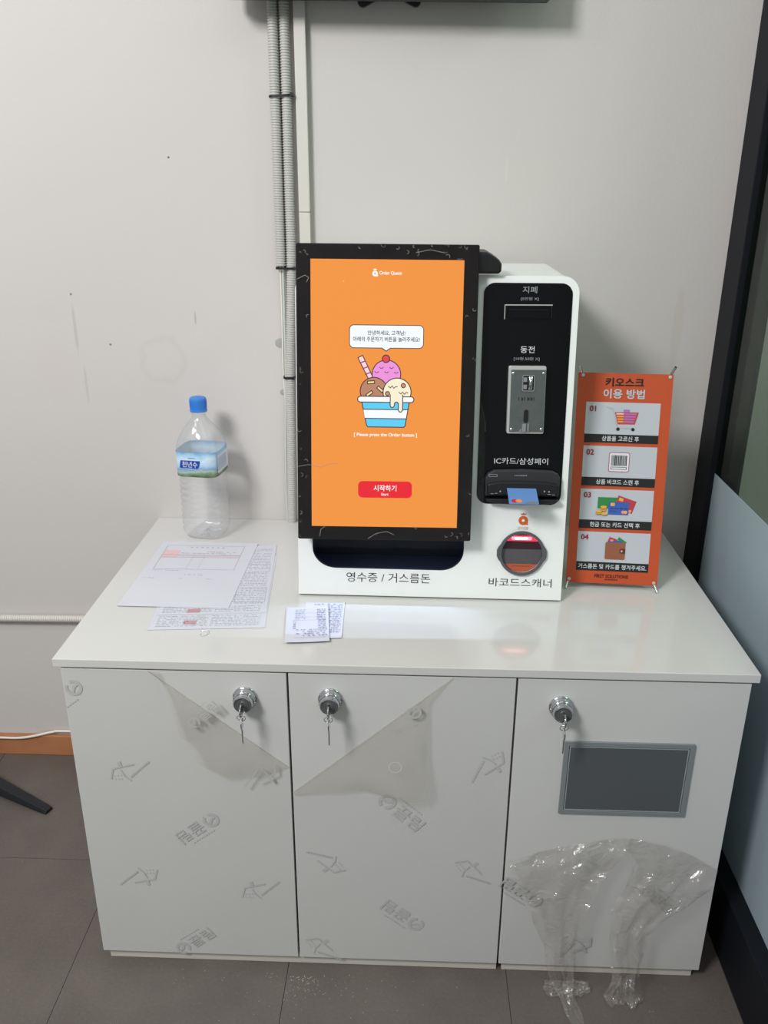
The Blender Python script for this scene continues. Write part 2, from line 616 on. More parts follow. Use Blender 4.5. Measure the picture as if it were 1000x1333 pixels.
def frosted():
    m = bpy.data.materials.new('frosted_film')
    m.use_nodes = True
    nt = m.node_tree
    nt.nodes.remove(nt.nodes['Principled BSDF'])
    di = nt.nodes.new('ShaderNodeBsdfDiffuse')
    di.inputs[0].default_value = lin((172, 188, 196))
    tl = nt.nodes.new('ShaderNodeBsdfTranslucent')
    tl.inputs[0].default_value = lin((172, 190, 200))
    mx = nt.nodes.new('ShaderNodeMixShader')
    mx.inputs[0].default_value = 0.2
    nt.links.new(di.outputs[0], mx.inputs[1])
    nt.links.new(tl.outputs[0], mx.inputs[2])
    gl = nt.nodes.new('ShaderNodeBsdfGlossy')
    gl.inputs['Roughness'].default_value = 0.35
    m2 = nt.nodes.new('ShaderNodeMixShader')
    m2.inputs[0].default_value = 0.06
    nt.links.new(mx.outputs[0], m2.inputs[1])
    nt.links.new(gl.outputs[0], m2.inputs[2])
    nt.links.new(m2.outputs[0], nt.nodes['Material Output'].inputs['Surface'])
    return m


box_obj('frosted_film', frosted(), 0.6805, 0.6815, -3.4, -0.088, 0.148, 0.862, win)
tag(box_obj('wall_right', mat('green_grey_wall', (176, 196, 176), 0.8, vary=0.05, scale=3), 2.6, 2.7, -3.6, 0.12, 0, 2.8), kind='structure')

# ------------------------------------------------------------------ cabinets
H, T, D = 0.6972, 0.016, 0.6562
YD = -0.6535                                  # front face of the doors
DX = [-0.5886, -0.1962, 0.1962, 0.5886]
ZB, ZT = 0.0262, 0.6775
DOOR = Frame((0, YD, 0), (1, 0, 0), (0, 0, 1), (0, -1, 0))


def lock(parent, x, z):
    f = DOOR.at(x, z)
    b = MB()
    b.lathe([(0.0215, 0.0), (0.0217, 0.0016), (0.0208, 0.0032), (0.0188, 0.0042), (0.0182, 0.0062), (0.0189, 0.0075), (0.0188, 0.012),
             (0.0176, 0.0135), (0.0168, 0.0140), (0.0166, 0.0165), (0.0172, 0.0175), (0.0168, 0.0222), (0.0158, 0.0245), (0.0143, 0.0250), (0.0138, 0.0238)],
            M['chrome'], f, 40, cap1=False)
    for k in range(26):                       # knurled band
        a = 2 * math.pi * k / 26
        g = f.at(0.0188 * math.cos(a), 0.0188 * math.sin(a), 0, a)
        b.box(M['chrome'], -0.0004, 0.0007, -0.0012, 0.0012, 0.0085, 0.0115, g)
    lk = b.build('lock', parent, smooth=40)
    lk['label'] = 'chrome round cam lock'
    b = MB()
    b.lathe([(0.0138, 0.0236), (0.0116, 0.0236), (0.0112, 0.0228), (0.0104, 0.0228), (0.0100, 0.0238), (0.0078, 0.0240), (0.0074, 0.0232), (0.0066, 0.0232), (0.0060, 0.0240)], M['dark_steel'], f, 32)
    b.box(M['black'], -0.0009, 0.0009, -0.0042, 0.0042, 0.0239, 0.0242, f)
    b.build('keyhole_face', parent, smooth=30)


def cabinet(x0, x1, xs_doors, label):
    t = thing('storage_cabinet', label, 'cabinet', ((x0 + x1) / 2, -0.33, 0))
    b = MB()
    wb = M['white_board']
    b.box(wb, x0, x0 + 0.018, YD + 0.0195, -0.02, ZB, H - T)
    b.box(wb, x1 - 0.018, x1, YD + 0.0195, -0.02, ZB, H - T)
    b.box(wb, x0 + 0.018, x1 - 0.018, YD + 0.0195, -0.02, ZB, ZB + 0.018)
    b.box(wb, x0 + 0.018, x1 - 0.018, -0.03, -0.02, ZB + 0.018, H - T)
    for xx in xs_doors[1:-1]:
        b.box(wb, xx - 0.009, xx + 0.009, YD + 0.06, -0.03, ZB + 0.018, H - T)
    b.box(wb, x0 + 0.018, x1 - 0.018, YD + 0.0195, YD + 0.06, ZT - 0.03, H - T)
    b.build('carcass', t)
    box_obj('plinth', M['plinth'], x0 + 0.009, x1 - (0.0095 if x1 > 0.5 else 0.0008), YD + 0.0095, -0.04, 0.0, ZB - 0.0005, t, bevel=0.0008)
    doors = []
    for a, c in zip(xs_doors[:-1], xs_doors[1:]):
        g0 = 0.0002 if a < -0.5 else 0.0019
        g1 = 0.0002 if c > 0.5 else 0.0019
        doors.append(box_obj('door', wb, a + g0, c - g1, YD, YD + 0.018, ZB, ZT, t, bevel=0.0008))
    return t, doors


cab1, drs = cabinet(DX[0], DX[2], DX[:3], 'white two-door storage cabinet, the left unit under the white countertop')
cab2, drs2 = cabinet(DX[2] + 0.0006, DX[3], DX[2:], 'white single-door storage cabinet with a grey metal plate, right unit under the countertop')
LOCKS = [(-0.2707, 0.6279), (-0.1226, 0.6285), (0.2737, 0.6241)]
lock(drs[0], *LOCKS[0])
lock(drs[1], *LOCKS[1])
lock(drs2[0], *LOCKS[2])

# grey metal plate on the right door
f = DOOR.at(0.3976, 0.4777)
out_q = [(-0.1124, -0.0772), (0.1124, -0.0772), (0.1128, 0.0775), (-0.1124, 0.0778)]
b = MB()
b.prism([rrect(-0.1124, 0.1126, -0.0774, 0.0776, 0.0015, 2), rrect(-0.1040, 0.1046, -0.0700, 0.0690, 0.001, 2)], C('plate_frame_grey', (126, 131, 134), 0.4), f, 0.0, 0.0042)
pf = b.build('plate_frame', drs2[0], bevel=0.0012)
pf['label'] = 'grey metal frame of the plate'
b = MB()
b.prism([rrect(-0.1030, 0.1036, -0.0690, 0.0680, 0.001, 2)], M['alu_dark'], f, 0.0, 0.0030)
b.prism([rrect(-0.1028, 0.1034, -0.0688, 0.0678, 0.001, 2), rrect(-0.1012, 0.1018, -0.0673, 0.0662, 0.001, 2)], M['plate_edge'], f, 0.0030, 0.0036)
pf = b.build('metal_plate', drs2[0])
pf['label'] = 'dark grey brushed metal plate'

# worktop
b = MB()
b.box(M['top'], -0.6, 0.6, -D, -0.0006, H - T, H)
tag(b.build('countertop', origin=(0, -0.33, H - T), bevel=0.0012), 'glossy white countertop lying across the white cabinets', 'countertop')


# ------------------------------------------------------------------ keys in the locks
def keys(x, z, label):
    """a key in the lock, a split ring and a second key hanging from it; root at the keyhole"""
    y = YD - 0.024
    t = thing('key_ring', label, 'keys', (x, y, z), 'keys hanging in the door locks')
    SF = Frame((x, y, z), (0, -1, 0), (0, 0, 1), (1, 0, 0))     # side frame: a outwards, b up, c sideways

    def key(name, loop, hole, c):
        b = MB()
        b.prism([loop] + ([hole] if hole else []), M['chrome'], SF, c - 0.0011, c + 0.0011)
        b.build(name, t, bevel=0.0003)
    bow = circ(0.0150, -0.002, 0.0115, 20, a0=-160, a1=160)
    key('inserted_key', [(0.0005, 0.0022), (0.0005, -0.0042)] + bow, circ(0.0175, -0.008, 0.0022, 10), 0.0)
    b = MB()
    rc = SF(0.0165, -0.0145, 0.0)
    ring = [rc + Vector((0.0072 * math.cos(a), -0.003 * math.sin(a), 0.0072 * math.sin(a))) for a in [2 * math.pi * k / 28 for k in range(29)]]
    b.tube(ring, 0.0007, M['chrome'], 6, False)
    b.build('split_ring', t, smooth=60)
    hk = [(0.0090, -0.0195), (0.0150, -0.0175), (0.0205, -0.0180), (0.0245, -0.0215), (0.0255, -0.0270), (0.0235, -0.0330), (0.0200, -0.0365), (0.0198, -0.0620),
          (0.0180, -0.0655), (0.0165, -0.0640), (0.0155, -0.0610), (0.0162, -0.0580), (0.0150, -0.0550), (0.0160, -0.0510), (0.0150, -0.0470), (0.0155, -0.0365), (0.0105, -0.0335), (0.0080, -0.0270)]
    key('hanging_key', hk[::-1], circ(0.0165, -0.0215, 0.0022, 10), 0.0008)
    return t


k0 = keys(LOCKS[0][0], LOCKS[0][1], 'pair of chrome keys on a small ring hanging in the left door lock')
dup(k0, (LOCKS[1][0], YD - 0.024, LOCKS[1][1]), 'pair of chrome keys on a small ring hanging in the middle door lock')
dup(k0, (LOCKS[2][0], YD - 0.024, LOCKS[2][1]), 'pair of chrome keys hanging in the right door lock above the grey metal plate')


# ------------------------------------------------------------------ protective films and their print
def e_logo(par, m, fr, x, z, rot, s=1.0, c=0.0, words=True, clip=None):
    """round swirl logo, two syllables and a line of fine print, along the direction rot"""
    b = MB()
    g = fr.at(x, z, c, rot)
    pr = 0.0155 * s
    a0 = circ(0, 0, pr, 26, a0=-62, a1=258)
    a1 = circ(0, 0, pr * 0.66, 26, a0=-62, a1=258)
    b.rings([[g(x, y) for x, y in a1], [g(x, y) for x, y in a0]], m, False)
    for q in stroke([(-pr * 0.80, -pr * 0.12), (-pr * 0.1, -pr * 0.05), (pr * 0.42, pr * 0.36)], pr * 0.30):
        b.flat([q], m, g, 0.00006)
    if words:
        b.text('끌림', m, g, 0.050 * s, -0.0005 * s, wd=0.058 * s, ht=0.028 * s, bold=0.02)
    for k in range(9):
        xx = (0.010 + 0.006 * k) * s
        b.flat([[(xx, 0.0200 * s), (xx + 0.0038 * s, 0.0200 * s), (xx + 0.0038 * s, 0.0222 * s), (xx, 0.0222 * s)]], m, g)
    b.build('printed_logo', par)


def house_logo(par, m, fr, x, z, rot, s=1.0, c=0.0):
    b = MB()
    g = fr.at(x, z, c, rot)
    for q in stroke([(-0.030 * s, -0.012 * s), (-0.022 * s, 0.010 * s), (0.018 * s, 0.017 * s)], 0.0030 * s):
        b.flat([q], m, g)
    b.flat([[(-0.010 * s, 0.013 * s), (-0.004 * s, 0.014 * s), (-0.005 * s, 0.025 * s), (-0.011 * s, 0.024 * s)]], m, g)
    for q in stroke([(-0.008 * s, 0.006 * s), (-0.003 * s, -0.008 * s), (0.006 * s, -0.018 * s)], 0.0024 * s):
        b.flat([q], m, g)
    for k in range(6):
        xx, yy = (-0.022 + 0.006 * (k % 3)) * s, (-0.005 - 0.008 * (k // 3)) * s
        b.flat([circ(xx, yy, 0.0013 * s, 6)], m, g)
    for k in range(9):
        t0 = 0.008 + 0.0045 * k
        b.flat([[(t0 * s, (-0.012 + 0.0035 * k) * s), ((t0 + 0.0034) * s, (-0.0095 + 0.0035 * k) * s), ((t0 + 0.002) * s, (-0.0055 + 0.0035 * k) * s), ((t0 - 0.0014) * s, (-0.008 + 0.0035 * k) * s)]], m, g)
    b.build('printed_logo', par)


def lerp_path(pts, t):
    ls = [0]
    for p, q in zip(pts[:-1], pts[1:]):
        ls.append(ls[-1] + math.hypot(q[0] - p[0], q[1] - p[1]))
    d = t * ls[-1]
    for i in range(len(pts) - 1):
        if d <= ls[i + 1] or i == len(pts) - 2:
            k = (d - ls[i]) / max(1e-9, ls[i + 1] - ls[i])
            return (pts[i][0] + (pts[i + 1][0] - pts[i][0]) * k, pts[i][1] + (pts[i + 1][1] - pts[i][1]) * k)


def flap(parent, fold, outer, lift, name='peeled_flap', nu=30, nv=14, seed=1):
    """the peeled corner, folded back along a line and standing off the door"""
    b = MB()
    rg = random.Random(seed)
    ph = [rg.uniform(0, 6.28) for _ in range(6)]
    rows = []
    for j in range(nv + 1):
        v = j / nv
        row = []
        for i in range(nu + 1):
            u = i / nu
            p, q = lerp_path(fold, u), lerp_path(outer, u)
            x, z = p[0] + (q[0] - p[0]) * v, p[1] + (q[1] - p[1]) * v
            span = math.hypot(q[0] - p[0], q[1] - p[1])
            c = 0.0022 + lift * (span / 0.15) * math.sin(math.pi * min(1, v * 0.62 + 0.0)) * (0.9 + 0.1 * v)
            c += span / 0.15 * v * 0.0035 * (math.sin(u * 17 + ph[0] + 3 * v) + math.sin(u * 31 + ph[1] - 5 * v))
            row.append(DOOR(x, z, max(0.0012, c)))
        rows.append(row)
    b.rings(rows, M['flap'], False)
    # folded bead along the crease
    cr = [DOOR(*lerp_path(fold, i / 24), 0.0018) for i in range(25)]
    b.tube(cr, 0.0007, M['flap'], 6)
    ob = b.build(name, parent, smooth=80)
    ob['label'] = 'hazy folded-back corner of the film'
    return ob


# left door
f1 = thing('protective_film', 'clear printed protective film on the left door, upper right corner folded down', 'film', (-0.39, YD - 0.0006, 0.35))
fold1 = [(-0.4360, 0.6770), (-0.2000, 0.4840)]
b = MB()
b.flat([[(-0.5870, 0.0275), (-0.2000, 0.0275), (-0.2000, 0.4840), (-0.4360, 0.6765), (-0.5870, 0.6765)]], M['film'], DOOR, 0.0006)
b.build('film_sheet', f1)
b = MB()
PI_ = M['film_ink']
e_logo(f1, PI_, DOOR, -0.5700, 0.6390, R(218), 1.0, 0.0009, words=False)
e_logo(f1, PI_, DOOR, -0.3490, 0.3600, R(218), 1.0, 0.0009)
e_logo(f1, PI_, DOOR, -0.4260, 0.0400, R(38), 0.95, 0.0009)
house_logo(f1, PI_, DOOR, -0.4970, 0.4620, R(6), 1.0, 0.0009)
house_logo(f1, PI_, DOOR, -0.4900, 0.2230, R(184), 1.0, 0.0009)
house_logo(f1, PI_, DOOR, -0.2720, 0.1920, R(6), 1.0, 0.0009)
flap(f1, fold1, [(-0.4140, 0.6757), (-0.3862, 0.5455), (-0.3721, 0.5341), (-0.3565, 0.4950), (-0.3168, 0.4667), (-0.2571, 0.4656), (-0.1999, 0.4834)], 0.020, seed=3)
b = MB()
e_logo(f1, M['flap_ink'], DOOR, -0.3600, 0.5840, R(42), 0.72, 0.0155)
house_logo(f1, M['flap_ink'], DOOR, -0.2450, 0.4790, R(200), 0.9, 0.0120)

# middle door
f2 = thing('protective_film', 'clear printed protective film on the middle door, upper left corner folded down', 'film', (0.0, YD - 0.0006, 0.35))
fold2 = [(0.0870, 0.6770), (-0.1930, 0.4300)]
b = MB()
b.flat([[(-0.1930, 0.0275), (0.1930, 0.0275), (0.1930, 0.6765), (0.0870, 0.6765), (-0.1930, 0.4300)]], M['film'], DOOR, 0.0006)
b.build('film_sheet', f2)
b = MB()
e_logo(f2, PI_, DOOR, -0.0230, 0.4130, R(-42), 1.05, 0.0009)
e_logo(f2, PI_, DOOR, 0.0340, 0.1220, R(142), 1.0, 0.0009)
house_logo(f2, PI_, DOOR, 0.1580, 0.5030, R(-150), 1.0, 0.0009)
house_logo(f2, PI_, DOOR, -0.1290, 0.2680, R(128), 1.0, 0.0009)
house_logo(f2, PI_, DOOR, 0.1300, 0.2580, R(-58), 1.0, 0.0009)
house_logo(f2, PI_, DOOR, -0.1540, 0.0530, R(-58), 1.0, 0.0009)
flap(f2, fold2, [(0.0870, 0.6770), (0.0492, 0.6276), (0.0450, 0.5805), (0.0495, 0.4412), (0.0332, 0.4304), (-0.0706, 0.4439), (-0.1262, 0.4352), (-0.1925, 0.4230)], 0.022, seed=8)
b = MB()
e_logo(f2, M['flap_ink'], DOOR, 0.0220, 0.6120, R(205), 0.85, 0.0100, words=False)
b.flat([circ(-0.0090, 0.5090, 0.0118, 24), circ(-0.0090, 0.5090, 0.0105, 24)], C('hole_edge', (206, 206, 204)), DOOR, 0.0260)
b.build('hole_edge', f2)

# right door: peeled almost entirely, hanging down to the floor
f3 = thing('protective_film', 'crumpled clear protective film hanging off the right door down to the floor', 'film', (0.39, YD - 0.02, 0.0))
b = MB()
arch = [(0.2008, 0.2870), (0.2480, 0.3080), (0.2962, 0.3211), (0.3574, 0.3412), (0.4100, 0.3490), (0.4443, 0.3479), (0.4850, 0.3370), (0.5196, 0.3223), (0.5560, 0.3010), (0.5870, 0.2800)]
low = [(0.1990, 0.0300), (0.5870, 0.0300)]
rows = []
for j in range(13):
    v = j / 12
    row = []
    for i in range(41):
        u = i / 40
        p, q = lerp_path(arch, u), lerp_path(low, u)
        x, z = p[0] + (q[0] - p[0]) * v, p[1] + (q[1] - p[1]) * v
        c = 0.0015 + 0.010 * math.exp(-((v - 0.12) / 0.12) ** 2) * (0.6 + 0.4 * math.sin(u * 23)) * (0 if v >= 0.7 else 1)
        row.append(DOOR(x, z, c))
    rows.append(row)
b.rings(rows, M['film'], False)
b.build('film_sheet', f3, smooth=80)


def strip(name, rows_, amp, seed, n=22, bulge=0.0):
    """hanging strip given as (left x, right x, height z, stand-off); n folds across"""
    rg = random.Random(seed)
    ph = [rg.uniform(0, 6.28) for _ in range(8)]
    pts = []
    N = 44
    for j in range(N + 1):
        t = j / N * (len(rows_) - 1)
        k = min(int(t), len(rows_) - 2)
        s_ = t - k
        s_ = s_ * s_ * (3 - 2 * s_) * 0.5 + s_ * 0.5
        xl, xr, z, c = (rows_[k][q] + (rows_[k + 1][q] - rows_[k][q]) * s_ for q in range(4))
        zr = (rows_[k] + (rows_[k][2],))[4] * (1 - s_) + (rows_[k + 1] + (rows_[k + 1][2],))[4] * s_
        row = []
        for i in range(n + 1):
            u = i / n
            v = j / N
            cc = c + amp * (0.35 + 0.65 * v) * (math.sin(u * 11 + ph[0] + 4 * v) + 0.6 * math.sin(u * 21 + ph[1] - 7 * v) + 0.35 * math.sin(u * 37 + ph[2] + 13 * v)
                                                  + 0.5 * math.sin(v * 19 + ph[3] + u * 6) + 0.3 * math.sin(v * 41 + ph[4] + u * 9)) / 1.6
            zz = z + (zr - z) * u
            wv = 0.004 * math.sin(v * 23 + ph[5] + u * 3) * v
            zz += bulge * math.sin(math.pi * u) * (1 - v) ** 3
            row.append(DOOR(xl + (xr - xl) * u + wv, max(0.0016, zz), max(0.002, cc)))
        pts.append(row)
    b = MB()
    b.rings(pts, M['hang'], False)
    ob = b.build(name, f3, smooth=80)
    return ob


strip('hanging_strip', [(0.202, 0.420, 0.286, 0.004, 0.349), (0.213, 0.405, 0.262, 0.018, 0.320), (0.240, 0.370, 0.215, 0.026, 0.262), (0.255, 0.345, 0.165, 0.030, 0.190),
                        (0.275, 0.340, 0.110, 0.030, 0.120), (0.287, 0.338, 0.060, 0.032), (0.296, 0.340, 0.020, 0.040), (0.318, 0.344, 0.003, 0.075), (0.328, 0.348, 0.002, 0.112)], 0.010, 4, bulge=0.011)
strip('hanging_strip', [(0.405, 0.588, 0.349, 0.004, 0.281), (0.425, 0.575, 0.300, 0.018, 0.255), (0.412, 0.535, 0.242, 0.030, 0.222), (0.395, 0.490, 0.200, 0.034, 0.185),
                        (0.396, 0.468, 0.150, 0.034, 0.150), (0.404, 0.464, 0.095, 0.034), (0.408, 0.466, 0.045, 0.040), (0.398, 0.468, 0.012, 0.050), (0.404, 0.474, 0.003, 0.062)], 0.010, 9, bulge=0.015)
strip('floor_frill', [(0.286, 0.368, 0.020, 0.028), (0.282, 0.372, 0.010, 0.036), (0.290, 0.366, 0.003, 0.046)], 0.006, 12)
b = MB()
e_logo(f3, M['flap_ink'], DOOR, 0.2560, 0.1950, R(145), 0.95, 0.0040)
e_logo(f3, M['flap_ink'], DOOR, 0.4650, 0.2250, R(-42), 0.85, 0.0030)
house_logo(f3, M['flap_ink'], DOOR, 0.3520, 0.3080, R(20), 0.9, 0.0180)
house_logo(f3, M['flap_ink'], DOOR, 0.3500, 0.0850, R(200), 0.9, 0.0030)

# ------------------------------------------------------------------ kiosk
KR = (0.05, -0.22, H)
kio = thing('ordering_kiosk', 'white countertop ordering kiosk with an orange touch screen and a black payment panel', 'kiosk', KR)
PL = panel_frame((-0.2050, -0.3996, 0.7012), -0.0120, R(8))
KW, KH = 0.5105, 0.6095

outlet = [(0.0252, 0.1680), (0.0252, 0.0960)] + [(0.0252 + 0.046 * (1 - math.cos(R(t))), 0.0960 - 0.0405 * math.sin(R(t))) for t in range(10, 91, 10)] + \
         [(0.3188 - 0.044 * (1 - math.cos(R(t))), 0.0960 - 0.0405 * math.sin(R(t))) for t in range(90, 9, -10)] + [(0.3188, 0.0960), (0.3188, 0.1680)]
scan_hole = circ(0.4300, 0.0940, 0.0400, 36)
b = MB()
b.prism([rrect(-0.0030, KW, 0.0, KH, 0.030, 10, (0, 0, 1, 1)), outlet, scan_hole], M['kiosk'], PL, -0.007, 0.0)
plate = b.build('front_plate', kio, bevel=0.0022, seg=3, smooth=30)

b = MB()
body_loop = rrect(-0.0010, KW - 0.002, -0.0040, KH - 0.0015, 0.029, 10, (0, 0, 1, 1))
front = [PL(x, y, -0.0075) for x, y in body_loop]
back = [Vector((p.x, -0.050, p.z)) for p in front]
front[0].z = front[1].z = back[0].z = back[1].z = H + 0.0004
b.rings([front, back], M['kiosk'], True, False, True)
b.build('body', kio, smooth=35)

# outlet tray with its light
b = MB()
tr = M['dark_in']
a0, a1, v0, v1, d0 = 0.012, 0.332, 0.040, 0.300, -0.15
q = [PL(a0, v0, -0.007), PL(a1, v0, -0.007), PL(a1, v1, -0.007), PL(a0, v1, -0.007), PL(a0, v0, d0), PL(a1, v0, d0), PL(a1, v1, d0), PL(a0, v1, d0)]
b.raw(q, [(4, 5, 6, 7), (0, 1, 5, 4), (1, 2, 6, 5), (2, 3, 7, 6), (3, 0, 4, 7)], tr)
b.build('outlet_tray', kio)
b = MB()
inset = [(x + (0.0008 if x < 0.17 else -0.0008), y + (0.0008 if y < 0.09 else -0.0002)) for x, y in outlet]
b.prism([outlet, inset], M['dark_in'], PL, -0.0075, 0.0003)  # black sleeve added so the outlet lamp leaves the cut edge dark
b.build('outlet_dark_sleeve', kio)
led_a = PL(0.195, 0.2574, -0.0947)
LED = area('outlet_lamp', led_a, PL(0.205, -0.010, 0.13), 0.26, 0.8, (0.58, 0.72, 1.0), 0.006)

# monitor
SC = 1.01 / 1.03
MN = panel_frame((-0.0385, -0.3890, 1.0967), 0.0204, 0.1724, -0.0046)


def ms(a, b_):
    return (a * SC, b_ * SC)


m_back = MB()
b = MB()
bz = rrect(-0.1645 * SC, 0.1648 * SC, -0.2709 * SC, 0.2722 * SC, 0.003, 4)
b.prism([bz], M['bezel'], MN, -0.030, 0.0, side=M['black'])
monitor = b.build('monitor', kio, bevel=0.0012)
monitor['label'] = 'black touch monitor'
b = MB()
b.prism([rrect(-0.135, 0.135, -0.190, 0.235, 0.01, 3)], M['black'], MN, -0.062, -0.030)
b.build('monitor_back', monitor)
b = MB()
b.prism([[(0.0, 1.309), (0.160, 1.309), (0.164, 1.314), (0.1640, 1.326), (0.159, 1.333), (0.150, 1.339), (0.137, 1.346), (0.0, 1.350)]], M['black'],
        Frame((0, 0, 0), (1, 0, 0), (0, 0, 1), (0, -1, 0)), 0.262, 0.335)
b.build('camera_housing', kio, bevel=0.004, seg=3)

# screen picture
OR = bpy.data.materials.new('screen_orange')
OR.use_nodes = True
_nt = OR.node_tree
_b = _nt.nodes['Principled BSDF']
_b.inputs['Base Color'].default_value = (0.01, 0.01, 0.01, 1)
_b.inputs['Roughness'].default_value = 0.2
_b.inputs['Specular IOR Level'].default_value = 0.2
_b.inputs['Emission Color'].default_value = lin((243, 149, 62))
_b.inputs['Emission Strength'].default_value = 1.0
b = MB()
b.flat([[(-0.134 * SC, -0.238 * SC), (0.134 * SC, -0.238 * SC), (0.134 * SC, 0.238 * SC), (-0.134 * SC, 0.238 * SC)]], OR, Frame(MN.o, MN.X * 1.03, MN.U * 1.03, MN.N), 0.0004)
screen = b.build('screen', monitor)
screen['label'] = 'lit orange start screen'
MS = Frame(MN.o, MN.X * SC, MN.U * SC, MN.N)
eT = E('screen_text', (36, 26, 30))
eW, eK = E('screen_white', (255, 255, 255)), E('screen_outline', (70, 52, 58))
b = MB()
letter(screen, 'lettering', 'Order Queen', eW, MS, 0.0062, 0.2214, wd=0.0400, ht=0.0072, c=0.0008, bold=0.03)
letter(screen, 'lettering', '[ Please press the Order button ]', eW, MS, 0.0003, -0.0702, wd=0.1168, ht=0.0080, c=0.0008, bold=0.03)

b = MB()
b.flat([circ(-0.0218, 0.2205, 0.0050, 20), circ(-0.0218, 0.2205, 0.0016, 12)], eW, MS, 0.0008)
b.flat([[(-0.0200, 0.2155), (-0.0165, 0.2155), (-0.0165, 0.2190)]], eW, MS, 0.0009)
b.flat([[(-0.0245, 0.2265), (-0.0190, 0.2265), (-0.0186, 0.2290), (-0.0205, 0.2280), (-0.0218, 0.2298), (-0.0230, 0.2280), (-0.0250, 0.2290)]], eW, MS, 0.0009)
b.build('screen_logo', screen)
b = MB()


def bubble(g):
    l = rrect(-0.0680 + g, 0.0683 - g, 0.0885 + g, 0.1308 - g, 0.0085 - g, 6)
    k = [i for i, p in enumerate(l) if p[1] < 0.0890 + g + 1e-6 and p[0] > 0][0]
    return l[:k] + [(-0.0085 + g * 0.6, 0.0885 + g), (-0.0002, 0.0828 + g * 1.4), (0.0080 - g * 0.6, 0.0885 + g)] + l[k:]


b.flat([bubble(0)], eK, MS, 0.0008)
b.flat([bubble(0.0014)], E('bubble_white', (246, 252, 255)), MS, 0.0011)
b.text('안녕하세요, 고객님!', eT, MS, 0.0, 0.1162, wd=0.0680, ht=0.0086, c=0.0014, bold=0.02)
b.text('아래의 주문하기 버튼을 눌러주세요!', eT, MS, 0.0, 0.1050, wd=0.1215, ht=0.0086, c=0.0014, bold=0.02)
b.build('speech_bubble', screen)
b = MB()
b.flat([rrect(-0.0501, 0.0514, -0.1890, -0.1572, 0.0085, 6)], E('button_red', (234, 32, 48)), MS, 0.0008)
b.text('시작하기', eW, MS, 0.0006, -0.1704, wd=0.0427, ht=0.0115, c=0.0011, bold=0.02)
b.text('Start', eW, MS, 0.0006, -0.1820, wd=0.0135, ht=0.0052, c=0.0011, bold=0.02)
b.build('start_button', screen)
# ice cream drawing; px -> metres on the screen, measured about the middle of the bowl rim
b = MB()
IK = 0.000271


def ic(x, y):
    return ((x - 381) * IK, (1000 - y) * IK - 0.0040)


def icl(pts):
    return [ic(*p) for p in pts]


lw = 6.5 * IK


def blob(loop, colr, c, outline=True):
    b.flat([loop], colr, MS, c)
    if outline:
        for q in stroke(loop, lw, True):
            b.flat([q], eK, MS, c + 0.0003)


st = [(190, 722), (222, 706), (292, 850), (262, 862)]
blob(icl(st), E('straw_pink', (252, 214, 222)), 0.0008)
for k in range(3):
    y0 = 742 + k * 38
    x0 = 205 + k * 18
    for q in stroke(icl([(x0, y0 + 14), (x0 + 34, y0 - 22 + 24)]), 8 * IK):
        b.flat([q], E('straw_stripe', (150, 82, 92)), MS, 0.0012)
pc, pk = ic(384, 832), 97 * IK
blob(circ(*pc, pk, 40), E('scoop_pink', (238, 150, 220)), 0.0016)
for (x, y) in ((350, 787), (418, 787), (318, 817), (385, 817), (450, 819)):
    for q in stroke(icl([(x - 13, y - 4), (x - 6, y + 3), (x + 6, y + 3), (x + 13, y - 4)]), 5 * IK):
        b.flat([q], E('scoop_mark', (120, 52, 112)), MS, 0.0022)
blob(circ(*ic(380, 727), 25 * IK, 24), E('cherry_red', (226, 70, 78)), 0.0024)
blob(circ(*ic(300, 945), 93 * IK, 40), E('scoop_brown', (188, 132, 106)), 0.0030)
for (x, y, a) in ((280, 885, 4), (343, 932, -40), (270, 962, 36)):
    ca, sa = math.cos(R(a)), math.sin(R(a))
    lp = [(x + dx * ca + dy * sa, y - dx * sa + dy * ca) for dx, dy in ((-24, -9), (24, -9), (24, 9), (-24, 9))]
    blob(icl(lp), E('sprinkle', (246, 226, 150)), 0.0036)
cc = ic(458, 950)
blob(circ(*cc, 95 * IK, 40), E('scoop_cream', (250, 240, 212)), 0.0044)
for (x, y) in ((500, 905), (393, 960)):
    blob(circ(*ic(x, y), 14 * IK, 14), E('cream_dot', (226, 150, 110)), 0.0050)
for pts in ([(398, 910), (412, 922), (424, 908), (436, 924), (448, 912), (460, 914)], [(470, 950), (484, 962), (496, 948), (508, 964), (520, 950), (532, 954)]):
    for q in stroke(icl(pts), 5 * IK):
        b.flat([q], eK, MS, 0.0052)
bowl = [(218, 1016), (542, 1016), (516, 1178), (508, 1188), (262, 1188), (252, 1178)]
blob(icl(bowl), E('bowl_blue', (96, 206, 244)), 0.0056)
b.flat([icl([(229, 1068), (534, 1068), (523, 1130), (240, 1130)])], E('bowl_white', (250, 252, 255)), MS, 0.0059)
for y, xa, xb in ((1068, 229, 534), (1130, 240, 523)):
    for q in stroke(icl([(xa, y), (xb, y)]), lw):
        b.flat([q], eK, MS, 0.0062)
x0, y0 = ic(190, 1019)
x1, y1 = ic(573, 980)
blob(rrect(x0, x1, y0, y1, 0.0052, 5), E('rim_white', (255, 255, 255)), 0.0066)
drip = [(412, 968), (412, 1040), (416, 1050), (426, 1054), (436, 1050), (441, 1040), (441, 1026), (448, 1018), (460, 1018), (468, 1026), (468, 1072), (474, 1082), (482, 1085), (491, 1081), (497, 1070), (497, 968)]
b.flat([icl(drip)], M['scoop_cream'], MS, 0.0070)
for q in stroke(icl(drip), lw):
    b.flat([q], eK, MS, 0.0073)
b.v = [p - MN.N * ((p - MN.o).dot(MN.N) - 0.0007 - (p - MN.o).dot(MN.N) * 0.25) for p in b.v]
ice = b.build('ice_cream_picture', screen)

